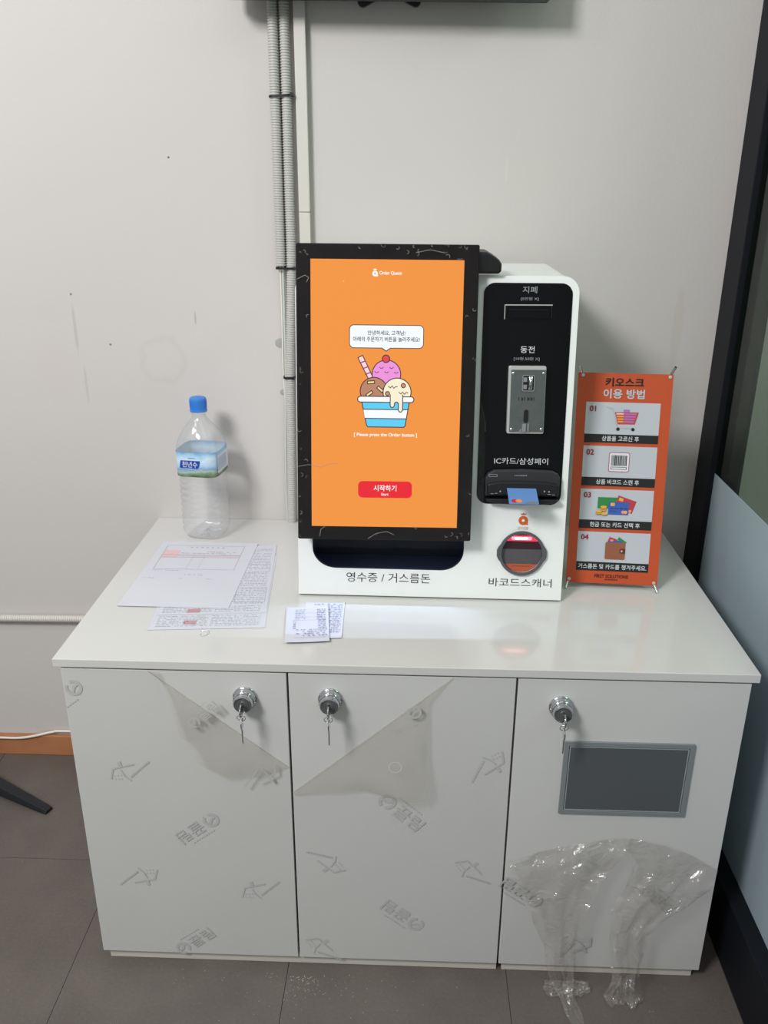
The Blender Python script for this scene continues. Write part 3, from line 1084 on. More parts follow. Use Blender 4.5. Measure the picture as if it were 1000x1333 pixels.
# clear film left on the monitor
b = MB()
rows = []
for j in range(31):
    v = -0.2800 + (0.2795 + 0.2800) * j / 30
    row = []
    for i in range(21):
        u = -0.1660 + (0.1662 + 0.1660) * i / 20
        c = 0.0042 + 0.0008 * math.sin(u * 90 + v * 40) + 0.0006 * math.sin(v * 120 + 1.2)
        if v < -0.268:
            c -= 0.004 * math.sin(u * 60)
        row.append(MN(u, v, c))
    rows.append(row)
b.rings(rows, M['scrfilm'], False)
tabf = [[MN(0.1650 + 0.020 * i / 4, -0.274 + 0.30 * j / 12 * (1 - 0.06 * i), 0.004 - 0.004 * i + 0.002 * math.sin(j * 1.7 + i)) for i in range(5)] for j in range(13)]
b.rings(tabf, M['scrfilm'], False)
rgs = random.Random(5)
wr = C('film_glint', (150, 142, 140), 0.3)
for k in range(46):                           # little trapped creases over the black border
    side = rgs.random()
    if side < 0.35:
        u, v = rgs.uniform(-0.155, 0.155), rgs.uniform(0.242, 0.268)
    elif side < 0.62:
        u, v = rgs.uniform(-0.160, -0.138), rgs.uniform(-0.26, 0.26)
    elif side < 0.85:
        u, v = rgs.uniform(0.137, 0.160), rgs.uniform(-0.26, 0.26)
    else:
        u, v = rgs.uniform(-0.155, 0.155), rgs.uniform(-0.264, -0.242)
    a, l = rgs.uniform(0, 6.28), rgs.uniform(0.002, 0.006)
    pts = [(u + l * t * math.cos(a + 0.9 * t), v + l * t * math.sin(a + 0.9 * t)) for t in (-1, -0.4, 0.2, 0.8)]
    for q in stroke(pts, rgs.uniform(0.0003, 0.0007)):
        b.flat([q], wr, MN, 0.0056)
crease = [(-0.160, -0.128), (-0.140, -0.124), (-0.118, -0.129), (-0.100, -0.122), (-0.085, -0.121)]
for q in stroke(crease, 0.0007):
    b.flat([q], wr, MN, 0.0056)
for pts in ([(-0.159, 0.205), (-0.145, 0.212), (-0.138, 0.208), (-0.142, 0.200)], [(-0.03, -0.262), (-0.015, -0.252), (0.005, -0.248), (0.018, -0.254)], [(0.05, 0.252), (0.075, 0.257), (0.10, 0.252)], [(-0.12, -0.258), (-0.118, -0.245), (-0.110, -0.240)]):
    for q in stroke(pts, 0.0008):
        b.flat([q], wr, MN, 0.0056)
sf = b.build('screen_film', monitor, smooth=80)
sf['label'] = 'clear wrinkled protective film on the monitor'

# payment panel
b = MB()
b.prism([rrect(0.3395, 0.4985, 0.1905, 0.5972, 0.020, 8)], M['black_gloss'], PL, 0.0, 0.0014)
panel = b.build('payment_panel', kio, bevel=0.0005)
panel['label'] = 'glossy black payment panel'
b = MB()
wi, gi = M['white_ink'], M['grey_ink']
letter(panel, 'lettering', '지폐', gi, PL, 0.4216, 0.5854, wd=0.0256, ht=0.0118, c=0.0018, bold=0.01)
letter(panel, 'lettering', '[5만원 X]', gi, PL, 0.4220, 0.5694, wd=0.0316, ht=0.0062, c=0.0018)
letter(panel, 'lettering', '동전', wi, PL, 0.4224, 0.4798, wd=0.0256, ht=0.0122, c=0.0018, bold=0.01)
letter(panel, 'lettering', '[10원.50원 X]', gi, PL, 0.4216, 0.4630, wd=0.0466, ht=0.0068, c=0.0018)
letter(panel, 'lettering', 'IC카드/삼성페이', wi, PL, 0.4205, 0.2738, wd=0.1005, ht=0.0126, c=0.0018)

# bill slot
b = MB()
b.prism([[(0.3778, 0.5338), (0.4628, 0.5362), (0.4628, 0.5598), (0.3778, 0.5592)], [(0.3800, 0.5345), (0.4612, 0.5365), (0.4612, 0.5572), (0.3800, 0.5568)]], M['black'], PL, 0.0014, 0.0040)
b.prism([[(0.3778, 0.5576), (0.4632, 0.5582), (0.4632, 0.5600), (0.3778, 0.5594)]], M['silver'], PL, 0.0014, 0.0046)
b.prism([[(0.3774, 0.5335), (0.3786, 0.5335), (0.3786, 0.5594), (0.3774, 0.5594)]], M['silver'], PL, 0.0014, 0.0044)
b.prism([rrect(0.3835, 0.4585, 0.5360, 0.5500, 0.002, 3)], M['black_gloss'], PL, 0.0014, 0.0075)
b.prism([rrect(0.3860, 0.4560, 0.5488, 0.5512, 0.0008, 2)], M['dark_in'], PL, 0.0014, 0.0030)
b.build('bill_slot', panel)
# coin acceptor
CF = PL.at(0.4242, 0.3880, 0, R(0.4))
b = MB()
b.prism([rrect(-0.0352, 0.0324, -0.0600, 0.0632, 0.003, 3)], M['silver'], CF, 0.0014, 0.0185)
coin = b.build('coin_acceptor', panel, bevel=0.0010)
b = MB()
coin_slot = rrect(-0.0105, 0.0120, 0.0180, 0.0475, 0.0030, 3)
b.prism([rrect(-0.0308, 0.0312, -0.0566, 0.0566, 0.001, 2)], M['steel'], CF, 0.0185, 0.0200)
for sx in (-0.0272, 0.0276):
    for sy in (-0.0515, 0.0500):
        b.lathe([(0.0027, 0.0200), (0.0026, 0.0210), (0.0016, 0.0217), (0.0003, 0.0219)], M['chrome'], CF.at(sx, sy), 12)
b.prism([coin_slot, rrect(-0.0090, 0.0105, 0.0195, 0.0460, 0.002, 3)], M['chrome'], CF, 0.0200, 0.0222)
b.prism([rrect(-0.0090, 0.0105, 0.0195, 0.0460, 0.002, 3)], M['black'], CF, 0.0199, 0.0204)
dome = [[CF(0.0045 - 0.0045 * math.cos(R(t)), 0.0212 + 0.0232 * s_, 0.0203 + 0.0065 * math.sin(R(t)) * math.sin(math.pi * (0.12 + 0.76 * s_))) for t in range(0, 181, 20)] for s_ in [k / 10 for k in range(11)]]
b.rings(dome, M['chrome'], False)
b.box(M['black'], 0.0001, 0.0018, 0.0200, 0.0455, 0.0204, 0.0212, CF)
b.box(M['chrome'], -0.0085, -0.0020, 0.0220, 0.0300, 0.0204, 0.0228, CF)
b.box(M['chrome'], -0.0085, -0.0020, 0.0350, 0.0430, 0.0204, 0.0226, CF)
for k in range(6):                            # stamped marks
    xx = -0.0165 + k * 0.0055
    b.box(M['black'], xx, xx + 0.0012, 0.0005, 0.0075, 0.0200, 0.0203, CF)
    if k in (1, 3, 4):
        b.box(M['black'], xx + 0.0018, xx + 0.0036, 0.0016, 0.0060, 0.0200, 0.0203, CF)
b.prism([rrect(-0.0052, 0.0032, -0.0400, -0.0155, 0.0038, 5)], M['black'], CF, 0.0199, 0.0204)
b.box(M['steel'], -0.0160, -0.0058, -0.0345, -0.0300, 0.0200, 0.0212, CF)
b.box(M['steel'], 0.0040, 0.0120, -0.0345, -0.0300, 0.0200, 0.0212, CF)
b.box(M['chrome'], -0.0078, -0.0010, -0.0555, -0.0410, 0.0200, 0.0235, CF)
b.box(M['chrome'], 0.0020, 0.0046, -0.0555, -0.0410, 0.0200, 0.0225, CF)
b.prism([[(-0.0140, -0.0555), (-0.0085, -0.0500), (-0.0085, -0.0555)]], M['chrome'], CF, 0.0200, 0.0222)
b.build('coin_plate', coin, bevel=0.0002, smooth=40)
# card reader
b = MB()
rd = [(0.3545, 0.2075), (0.4925, 0.2085), (0.4935, 0.2440), (0.4890, 0.2530), (0.4780, 0.2585), (0.4230, 0.2605), (0.3700, 0.2585), (0.3580, 0.2520), (0.3532, 0.2430)]
b.prism([rd], M['char'], PL, 0.0014, 0.0150)
rd2 = [(0.3575, 0.2120), (0.4900, 0.2130), (0.4905, 0.2340), (0.4700, 0.2375), (0.4230, 0.2388), (0.3780, 0.2375), (0.3580, 0.2335)]
b.prism([rd2], M['black'], PL, 0.0150, 0.0225)
reader = b.build('card_reader', panel, bevel=0.0035, seg=3)
reader['label'] = 'black moulded card reader'
b = MB()
b.prism([[(0.3550, 0.2045), (0.4920, 0.2050), (0.4880, 0.1985), (0.4600, 0.1945), (0.4230, 0.1935), (0.3860, 0.1945), (0.3590, 0.1985)]], M['black'], PL, 0.0014, 0.0215)
b.build('reader_lip', reader, bevel=0.002)
b = MB()
b.prism([rrect(0.3600, 0.3760, 0.2455, 0.2505, 0.0016, 3), rrect(0.3610, 0.3750, 0.2462, 0.2498, 0.0012, 3)], M['grey_ink'], PL, 0.0151, 0.0154)
for u_, v_, l_ in ((0.3640, 0.2140, 0.006), (0.3720, 0.2150, 0.005), (0.4700, 0.2150, 0.006), (0.4780, 0.2142, 0.006)):
    b.flat([[(u_, v_), (u_ + l_, v_), (u_ + l_, v_ + 0.0010), (u_, v_ + 0.0010)]], gi, PL, 0.0262 - 0.0034)
for u_, v_ in ((0.3820, 0.2195), (0.4640, 0.2210), (0.4725, 0.2205)):
    b.flat([circ(u_, v_, 0.0016, 10)], gi, PL, 0.0229)
for k in range(8):
    u_ = 0.4080 + k * 0.0030
    b.flat([[(u_, 0.2480), (u_ + 0.0018, 0.2480), (u_ + 0.0018, 0.2496 if k < 4 else 0.2505), (u_, 0.2496)]], gi, PL, 0.0154)
tag(b.build('reader_marks', reader), kind='stuff')

# scanner
SN = PL.at(0.4300, 0.0940)
b = MB()
ring_o = circ(0, 0, 0.0442, 48)
tab = []
for x, y in ring_o:
    if abs(y) < 0.0125:
        x = math.copysign(0.0476 if abs(y) < 0.0095 else 0.0452, x)
    tab.append((x, y))
b.prism([tab, circ(0, 0, 0.0388, 40)], C('scanner_grey', (84, 84, 90), 0.5), SN, 0.0, 0.0055)
scn = b.build('barcode_scanner', kio, bevel=0.0012)
scn['label'] = 'round dark barcode scanner'


def disc_band(y0, y1, r=0.0390):
    pts = []
    for k in range(13):
        y = y0 + (y1 - y0) * k / 12
        pts.append((math.sqrt(max(0, r * r - y * y)), y))
    return pts + [(-x, y) for x, y in reversed(pts)]


b = MB()
b.prism([disc_band(0.0330, 0.0390)], C('scan_red', (150, 24, 40), 0.3), SN, -0.0080, -0.0060)
b.prism([disc_band(0.0065, 0.0225)], C('scan_dark', (52, 26, 34), 0.12), SN, -0.0080, -0.0060)
b.prism([disc_band(-0.0230, 0.0065)], C('scan_grey', (84, 82, 86), 0.2), SN, -0.0080, -0.0050)
b.prism([disc_band(-0.0390, -0.0230)], C('scan_orange_reflection', (186, 92, 62), 0.4), SN, -0.0080, -0.0056)  # orange band paints a reflection into the window colour
for k in range(9):
    xx = -0.017 + k * 0.004
    b.flat([[(xx, -0.0285), (xx + 0.0024, -0.0285), (xx + 0.0024, -0.0268), (xx, -0.0268)]], C('scan_print', (120, 52, 40)), SN, -0.0054)
b.lathe([(0.0405, -0.0080), (0.0405, 0.0)], M['black'], SN, 40, cap1=False)
b.build('scan_window', scn)
b = MB()
b.flat([disc_band(0.0225, 0.0330)], emit('red_light_edge', (255, 40, 70), 2.0), SN, -0.0060)
b.flat([rrect(-0.0200, 0.0195, 0.0245, 0.0312, 0.003, 4)], emit('red_light', (255, 90, 100), 5.0), SN, -0.0056)
b.flat([rrect(-0.0130, 0.0110, 0.0255, 0.0300, 0.002, 4)], emit('red_light_core', (255, 226, 216), 4.0), SN, -0.0053)
b.build('light_bar', scn)

# print on the white plate
b = MB()
bk = M['black_ink']
letter(plate, 'lettering', '영수증 / 거스름돈', bk, PL, 0.1735, 0.0378, wd=0.1640, ht=0.0195, c=0.0004)
letter(plate, 'lettering', '바코드스캐너', bk, PL, 0.4300, 0.0345, wd=0.1215, ht=0.0170, c=0.0004)

b = MB()
lg = M['logo_ink']
b.flat([circ(0.4302, 0.1588, 0.0090, 28), circ(0.4300, 0.1588, 0.0029, 14)], lg, PL, 0.0004)
b.flat([[(0.4310, 0.1512), (0.4392, 0.1500), (0.4388, 0.1560)]], lg, PL, 0.0005)
b.flat([[(0.4258, 0.1695), (0.4342, 0.1695), (0.4354, 0.1738), (0.4328, 0.1714), (0.4300, 0.1742), (0.4272, 0.1714), (0.4246, 0.1738)]], lg, PL, 0.0005)
b.text('오더퀸', M['logo_ink2'], PL, 0.4302, 0.1436, wd=0.0205, ht=0.0064, c=0.0004)
b.build('plate_logo', plate)

# card standing out of the reader
CN = PL.X
cd_o = PL(0.4212, 0.2276, 0.0150)
out_d = (PL.N * math.cos(R(19.3)) - PL.U * math.sin(R(19.3))).normalized()
CDF = Frame(cd_o, PL.X, -out_d, PL.X.cross(-out_d))
b = MB()
b.prism([rrect(-0.0270, 0.0270, -0.0630, 0.0, 0.003, 4)], C('card_blue', (104, 146, 206), 0.35), CDF, 0.0, 0.0009)
card = b.build('bank_card', origin=cd_o)
tag(card, 'blue bank card sticking out of the black card reader', 'card')
b = MB()
b.flat([circ(-0.0160, -0.0530, 0.0062, 20)], C('card_red', (206, 40, 60), 0.4), CDF, 0.0011)
b.flat([circ(-0.0085, -0.0530, 0.0062, 20)], C('card_amber', (236, 150, 92), 0.4), CDF, 0.0012)
b.flat([[(0.0000, -0.0622), (0.0240, -0.0622), (0.0262, -0.0530), (0.0080, -0.0545)]], C('card_grey', (124, 130, 138), 0.4), CDF, 0.0010)
cm = b.build('card_print', None, origin=cd_o)
cm.parent = card
cm.location = (0, 0, 0)

# ------------------------------------------------------------------ banner stand
BF = panel_frame((0.4180, -0.3002, 0.9134), -0.0628, 0.2078)
bn = thing('banner_stand', 'small orange instruction banner on a wire stand beside the kiosk', 'banner', (0.42, -0.28, H))
b = MB()
b.prism([[(-0.0902, -0.2087), (0.0902, -0.2087), (0.0902, 0.2087), (-0.0902, 0.2087)]], M['orange'], BF, -0.0005, 0.0)
bp_ = b.build('banner_sheet', bn)
b = MB()
for k, (t0, t1, t2) in enumerate(((0.1527, 0.0906, 0.0740), (0.0676, 0.0058, -0.0115), (-0.0178, -0.0797, -0.0970), (-0.1036, -0.1650, -0.1829))):
    b.flat([[(-0.0716, t1), (0.0700, t1), (0.0700, t0), (-0.0716, t0)]], M['b_white'], BF, 0.0003)
    b.flat([[(-0.0714, t2), (0.0702, t2), (0.0702, t1), (-0.0714, t1)]], M['b_black'], BF, 0.0004)
b.build('step_panels', bp_)
b = MB()
letter(bp_, 'lettering', '키오스크', M['b_title'], BF, -0.0008, 0.1915, wd=0.0720, ht=0.0165, c=0.0006, bold=0.055)
letter(bp_, 'lettering', '이용 방법', M['b_white'], BF, -0.0008, 0.1693, wd=0.0776, ht=0.0175, c=0.0006, bold=0.045)
for k, (s_, v_) in enumerate((('01', 0.1401), ('02', 0.0551), ('03', -0.0300), ('04', -0.1149))):
    letter(bp_, 'lettering', s_, M['b_red'], BF, -0.0582, v_, wd=None, ht=0.0104, c=0.0008, bold=0.07)
for s_, v_, u0, u1 in (('상품을 고르신 후', 0.0826, -0.0375, 0.0335), ('상품 바코드 스캔 후', -0.0029, -0.0432, 0.0396), ('현금 또는 카드 선택 후', -0.0885, -0.0498, 0.0471), ('거스름돈 및 카드를 챙겨주세요.', -0.1740, -0.0676, 0.0665)):
    letter(bp_, 'lettering', s_, M['white_ink'], BF, (u0 + u1) / 2, v_, wd=u1 - u0, ht=0.0098, c=0.0009, bold=0.02)
letter(bp_, 'lettering', 'FIRST SOLUTIONS', M['b_title'], BF, -0.0010, -0.1934, wd=0.0662, ht=0.0068, c=0.0006, bold=0.025)
for k in range(7):
    xx = -0.0135 + k * 0.0037
    b.flat([[(xx, -0.2014), (xx + 0.0026, -0.2014), (xx + 0.0026, -0.1994), (xx, -0.1994)]], M['b_title'], BF, 0.0006)
b.build('company_line', bp_)
# four drawings
b = MB()
gy, bl_ = C('cart_grey', (176, 180, 186)), M['b_black']
for pts in ([(-0.0315, 0.1435), (-0.0195, 0.1400), (-0.0090, 0.1040)], [(-0.0085, 0.1038), (0.0205, 0.1032)]):
    for q in stroke(pts, 0.0026):
        b.flat([q], gy, BF, 0.0008)
b.flat([rrect(0.0005, 0.0125, 0.1320, 0.1395, 0.001, 2)], C('cart_violet', (164, 116, 190)), BF, 0.0008)
b.flat([[(-0.0156, 0.1340), (0.0296, 0.1344), (0.0236, 0.1112), (-0.0092, 0.1108)]], C('cart_red', (196, 66, 62)), BF, 0.0009)
for k in range(4):
    v0_ = 0.1294 - k * 0.0050
    sh = k * 0.0012
    b.flat([[(-0.0128 + sh, v0_), (0.0012, v0_), (0.0012, v0_ + 0.0028), (-0.0128 + sh, v0_ + 0.0028)]], C('cart_yellow', (226, 166, 74)) if k else C('cart_pale', (226, 200, 200)), BF, 0.0011)
    b.flat([[(0.0020, v0_), (0.0250 - sh, v0_), (0.0250 - sh, v0_ + 0.0028), (0.0020, v0_ + 0.0028)]], M['cart_violet'], BF, 0.0011)
for x_, y_ in ((-0.0080, 0.1012), (0.0205, 0.1012)):
    b.flat([circ(x_, y_, 0.0033, 16)], bl_, BF, 0.0012)
b.build('cart_picture', bp_)
b = MB()
b.flat([rrect(-0.0213, 0.0187, 0.0172, 0.0558, 0.004, 4)], C('tag_crimson', (168, 72, 92)), BF, 0.0008)
b.flat([rrect(-0.0200, 0.0174, 0.0185, 0.0545, 0.003, 4)], C('tag_white', (222, 222, 228)), BF, 0.0010)
xx = -0.0165
rb = random.Random(2)
while xx < 0.0130:
    wv = rb.choice((0.0007, 0.0011, 0.0018))
    b.flat([[(xx, 0.0295), (xx + wv, 0.0295), (xx + wv, 0.0500), (xx, 0.0500)]], bl_, BF, 0.0012)
    xx += wv + rb.choice((0.0006, 0.0009))
b.flat([[(-0.0168, 0.0222), (0.0140, 0.0222), (0.0140, 0.0272), (-0.0168, 0.0272)], [(-0.0158, 0.0231), (0.0130, 0.0231), (0.0130, 0.0263), (-0.0158, 0.0263)]], bl_, BF, 0.0012)
b.build('barcode_picture', bp_)
b = MB()
b.flat([[(-0.0372, -0.0338), (0.0005, -0.0336), (0.0005, -0.0560), (-0.0372, -0.0562)]], C('note_green', (46, 132, 66)), BF, 0.0008)
b.flat([[(0.0021, -0.0289), (0.0378, -0.0405), (0.0300, -0.0650), (-0.0040, -0.0530)]], C('card_crimson', (184, 58, 66)), BF, 0.0009)
b.flat([[(0.0045, -0.0330), (0.0128, -0.0355), (0.0112, -0.0412), (0.0030, -0.0390)]], C('chip_gold', (232, 168, 84)), BF, 0.0011)
b.flat([circ(0.0262, -0.0600, 0.0030, 12)], C('chip_pink', (236, 150, 110)), BF, 0.0011)
b.flat([rrect(-0.0161, 0.0234, -0.0677, -0.0424, 0.0012, 2)], C('card_royal', (54, 92, 176)), BF, 0.0013)
b.flat([rrect(-0.0122, -0.0040, -0.0505, -0.0440, 0.0008, 2)], M['chip_gold'], BF, 0.0015)
for k in range(4):
    b.flat([[(-0.0125 + k * 0.0090, -0.0562), (-0.0055 + k * 0.0090, -0.0562), (-0.0055 + k * 0.0090, -0.0546), (-0.0125 + k * 0.0090, -0.0546)]], C('card_navy', (30, 48, 110)), BF, 0.0015)
    if k < 2:
        b.flat([[(-0.0125 + k * 0.0060, -0.0612), (-0.0080 + k * 0.0060, -0.0612), (-0.0080 + k * 0.0060, -0.0600), (-0.0125 + k * 0.0060, -0.0600)]], M['card_navy'], BF, 0.0015)
b.flat([circ(0.0128, -0.0622, 0.0034, 14)], M['chip_pink'], BF, 0.0015)
b.flat([circ(0.0178, -0.0622, 0.0034, 14)], M['chip_gold'], BF, 0.0016)
for kc, (x_, y_) in enumerate(((-0.0255, -0.0585), (-0.0255, -0.0555), (-0.0255, -0.0525), (-0.0345, -0.0650), (-0.0345, -0.0620), (-0.0235, -0.0660))):
    b.flat([circ(x_, y_ - 0.0014, 0.0062, 16, 0.0024)], C('coin_dark', (168, 116, 36)), BF, 0.0017 + kc * 0.0004)
    b.flat([circ(x_, y_, 0.0062, 16, 0.0024)], C('coin_gold', (226, 176, 74)), BF, 0.0019 + kc * 0.0004)
b.build('money_picture', bp_)
b = MB()
b.flat([[(-0.0095, -0.1128), (0.0060, -0.1180), (0.0040, -0.1260), (-0.0140, -0.1260)]], M['card_crimson'], BF, 0.0008)
b.flat([[(0.0090, -0.1126), (0.0245, -0.1228), (0.0200, -0.1280), (0.0060, -0.1180)]], M['note_green'], BF, 0.0009)
b.flat([[(-0.0110, -0.1200), (0.0130, -0.1200), (0.0160, -0.1260), (-0.0125, -0.1260)]], M['card_royal'], BF, 0.0010)
b.flat([rrect(-0.0080, -0.0020, -0.1218, -0.1182, 0.0006, 2)], M['chip_pink'], BF, 0.0012)
b.flat([rrect(-0.0168, 0.0224, -0.1584, -0.1236, 0.0026, 3)], C('wallet_brown', (146, 88, 62)), BF, 0.0013)
b.flat([rrect(0.0112, 0.0226, -0.1462, -0.1358, 0.0040, 4, (1, 0, 0, 1))], C('wallet_dark', (92, 50, 40)), BF, 0.0015)
b.flat([circ(0.0155, -0.1410, 0.0020, 12)], C('wallet_stud', (206, 184, 160)), BF, 0.0017)
b.flat([circ(-0.0195, -0.1165, 0.0020, 8)], C('spark_yellow', (220, 206, 110)), BF, 0.0010)
b.build('wallet_picture', bp_)
# stand: pegs through the eyelets, crossed rods behind, rear strut
for x_, y_, px_, py_ in ((-0.0808, 0.2037, -0.0885, 0.2200), (0.0840, 0.2035, 0.0915, 0.2230), (-0.0838, -0.2019, -0.0905, -0.2200), (0.0830, -0.2030, 0.0895, -0.2215)):
    b = MB()
    p0, p1 = BF(x_ * 0.96, y_ * 0.96, -0.012), BF(px_, py_, 0.006 if y_ > 0 else 0.0075)
    b.tube([p0, p0 + (p1 - p0) * 0.5, p1], 0.0024, M['chrome'], 10)
    b.build('peg', bn, smooth=50)
    b = MB()
    b.lathe([(0.0022, 0.0), (0.0034, 0.0004), (0.0032, 0.0012), (0.0020, 0.0016)], M['silver'], BF.at(x_, y_, 0.0003), 14)
    b.build('eyelet', bn, smooth=50)
hub = BF(0, 0.02, -0.020)
for x_, y_ in ((-0.078, 0.196), (0.081, 0.196), (-0.080, -0.194), (0.080, -0.195)):
    b = MB()
    b.tube([hub, BF(x_, y_, -0.012)], 0.0018, M['chrome'], 8)
    b.build('rod', bn, smooth=50)
b = MB()
b.tube([hub, Vector((hub.x + 0.01, -0.150, H + 0.0026))], 0.0022, M['chrome'], 8)
b.build('rear_strut', bn, smooth=50)
b = MB()
b.prism([rrect(-0.012, 0.012, 0.008, 0.032, 0.004, 3)], M['black'], BF, -0.026, -0.014)
b.build('hub', bn, bevel=0.001)

# ------------------------------------------------------------------ water bottle
BX, BY = -0.4600, -0.0900
bt = thing('water_bottle', 'clear plastic water bottle with a blue cap, at the back of the white countertop', 'bottle', (BX, BY, H))
RB = R(-7.4)


def sq_ring(half, z, n=48, p=4.0, twist=0.0):
    pts = []
    for k in range(n):
        t = 2 * math.pi * k / n
        c_, s_ = math.cos(t), math.sin(t)
        r = half / ((abs(c_) ** p + abs(s_) ** p) ** (1 / p))
        x, y = r * c_, r * s_
        pts.append(Vector((BX + x * math.cos(RB) - y * math.sin(RB), BY + x * math.sin(RB) + y * math.cos(RB), z)))
    return pts


prof = [(0.018, 0.6985, 2.2), (0.036, 0.6985, 2.6), (0.043, 0.7030, 3.2), (0.0465, 0.7120, 3.6)]
for k in range(8):
    z0 = 0.722 + k * 0.0148
    prof += [(0.0478, z0, 4), (0.0462, z0 + 0.0050, 3.8), (0.0466, z0 + 0.0080, 3.8), (0.0478, z0 + 0.0118, 4)]
prof += [(0.0450, 0.8440, 3.6), (0.0478, 0.8500, 4.4), (0.0480, 0.8560, 5), (0.0480, 0.9050, 5), (0.0476, 0.9150, 4.2), (0.0450, 0.9290, 3.2), (0.0395, 0.9420, 2.7), (0.0310, 0.9550, 2.3),
         (0.0225, 0.9660, 2.1), (0.0165, 0.9740, 2.0), (0.0148, 0.9800, 2.0), (0.0148, 0.9840, 2.0), (0.0185, 0.9850, 2.0), (0.0185, 0.9870, 2.0), (0.0148, 0.9880, 2.0), (0.0148, 0.9960, 2.0)]
b = MB()
b.rings([sq_ring(h_, z_, 56, p_) for h_, z_, p_ in prof], M['pet'], True, True, False)
for k in range(5):                            # moulded star under the base
    a = 2 * math.pi * k / 5 + 0.3
    b.tube([(BX, BY, 0.7060), (BX + 0.018 * math.cos(a), BY + 0.018 * math.sin(a), 0.7040), (BX + 0.034 * math.cos(a), BY + 0.034 * math.sin(a), 0.7000)], [0.004, 0.003, 0.001], M['pet'], 6)
b.build('body', bt, smooth=60)
b = MB()
cf = Frame((BX, BY, 0), (1, 0, 0), (0, 1, 0), (0, 0, 1))
b.lathe([(0.0188, 0.9885), (0.0192, 0.9920), (0.0180, 0.9930), (0.0184, 0.9945), (0.0184, 1.0130), (0.0176, 1.0172), (0.0155, 1.0186)], M['cap'], cf, 36, True, True)
for k in range(48):
    a = 2 * math.pi * k / 48
    g = Frame((BX + 0.0184 * math.cos(a), BY + 0.0184 * math.sin(a), 0), (math.cos(a), math.sin(a), 0), (-math.sin(a), math.cos(a), 0), (0, 0, 1))
    b.box(M['cap'], -0.0004, 0.0004, -0.0005, 0.0005, 0.9960, 1.0130, g)
b.build('cap', bt, smooth=40)


def label_mat():
    m = bpy.data.materials.new('bottle_label')
    m.use_nodes = True
    nt = m.node_tree
    bs = nt.nodes['Principled BSDF']
    bs.inputs['Roughness'].default_value = 0.4
    tc = nt.nodes.new('ShaderNodeTexCoord')
    sp = nt.nodes.new('ShaderNodeSeparateXYZ')
    nt.links.new(tc.outputs['Object'], sp.inputs[0])
    nz = nt.nodes.new('ShaderNodeTexNoise')
    nz.inputs['Scale'].default_value = 28
    nz.inputs['Detail'].default_value = 6
    nt.links.new(tc.outputs['Object'], nz.inputs['Vector'])
    ma = nt.nodes.new('ShaderNodeMath')
    ma.operation = 'MULTIPLY_ADD'
    ma.inputs[1].default_value = -0.035
    nt.links.new(nz.outputs['Fac'], ma.inputs[0])
    nt.links.new(sp.outputs['Z'], ma.inputs[2])
    mr = nt.nodes.new('ShaderNodeMapRange')
    mr.inputs['From Min'].default_value = 0.850 - H - 0.0175
    mr.inputs['From Max'].default_value = 0.910 - H - 0.0175
    nt.links.new(ma.outputs[0], mr.inputs['Value'])
    rp = nt.nodes.new('ShaderNodeValToRGB')
    cr = rp.color_ramp
    stops = [(0.0, (70, 96, 66)), (0.13, (120, 142, 112)), (0.22, (166, 186, 176)), (0.30, (122, 158, 196)), (0.42, (176, 204, 226)), (0.62, (206, 226, 238)), (0.80, (168, 206, 232)), (0.95, (112, 170, 214))]
    cr.elements[0].position, cr.elements[0].color = stops[0][0], lin(stops[0][1])
    cr.elements[1].position, cr.elements[1].color = stops[-1][0], lin(stops[-1][1])
    for ps, c_ in stops[1:-1]:
        e = cr.elements.new(ps)
        e.color = lin(c_)
    nt.links.new(mr.outputs[0], rp.inputs['Fac'])
    nt.links.new(rp.outputs['Color'], bs.inputs['Base Color'])
    return m


b = MB()
b.rings([sq_ring(0.0484, z_, 56, 5.0) for z_ in (0.8500, 0.8620, 0.8800, 0.8950, 0.9060)], label_mat())
lab = b.build('label', bt, smooth=60)
LF = Frame((BX, BY, 0.8780), (math.cos(RB), math.sin(RB), 0), (0, 0, 1), (math.sin(RB), -math.cos(RB), 0))
RF = Frame((BX, BY, 0.8780), (-math.sin(RB), math.cos(RB), 0), (0, 0, 1), (math.cos(RB), math.sin(RB), 0))
b = MB()
b.flat([[(-0.0340, -0.0070), (-0.0310, 0.0100), (0.0140, 0.0100), (0.0110, -0.0040), (0.0065, -0.0080)]], C('badge_blue', (22, 66, 168), 0.4), LF, 0.0490)
b.text('천년수', M['white_ink'], LF, -0.0100, 0.0014, wd=0.0350, ht=0.0135, c=0.0493, bold=0.02)
for k in range(6):
    b.flat([[(-0.0130 + k * 0.0026, 0.0150), (-0.0112 + k * 0.0026, 0.0150), (-0.0112 + k * 0.0026, 0.0166), (-0.0130 + k * 0.0026, 0.0166)]], C('label_navy', (70, 110, 160), 0.5), LF, 0.0490)
b.build('badge', lab)
b = MB()
b.flat([[(-0.0350, -0.0200), (0.0300, -0.0200), (0.0300, 0.0210), (-0.0350, 0.0210)]], C('label_white', (214, 222, 232), 0.5), RF, 0.0490)
for k in range(10):
    b.flat([[(-0.0320, 0.0120 - k * 0.0030), (0.0200, 0.0120 - k * 0.0030), (0.0200, 0.0133 - k * 0.0030), (-0.0320, 0.0133 - k * 0.0030)]], C('label_lines', (164, 178, 200), 0.5), RF, 0.0493)
b.build('label_panel', lab)

# ------------------------------------------------------------------ papers and receipts
CT = Frame((0, 0, H), (1, 0, 0), (0, 1, 0), (0, 0, 1))


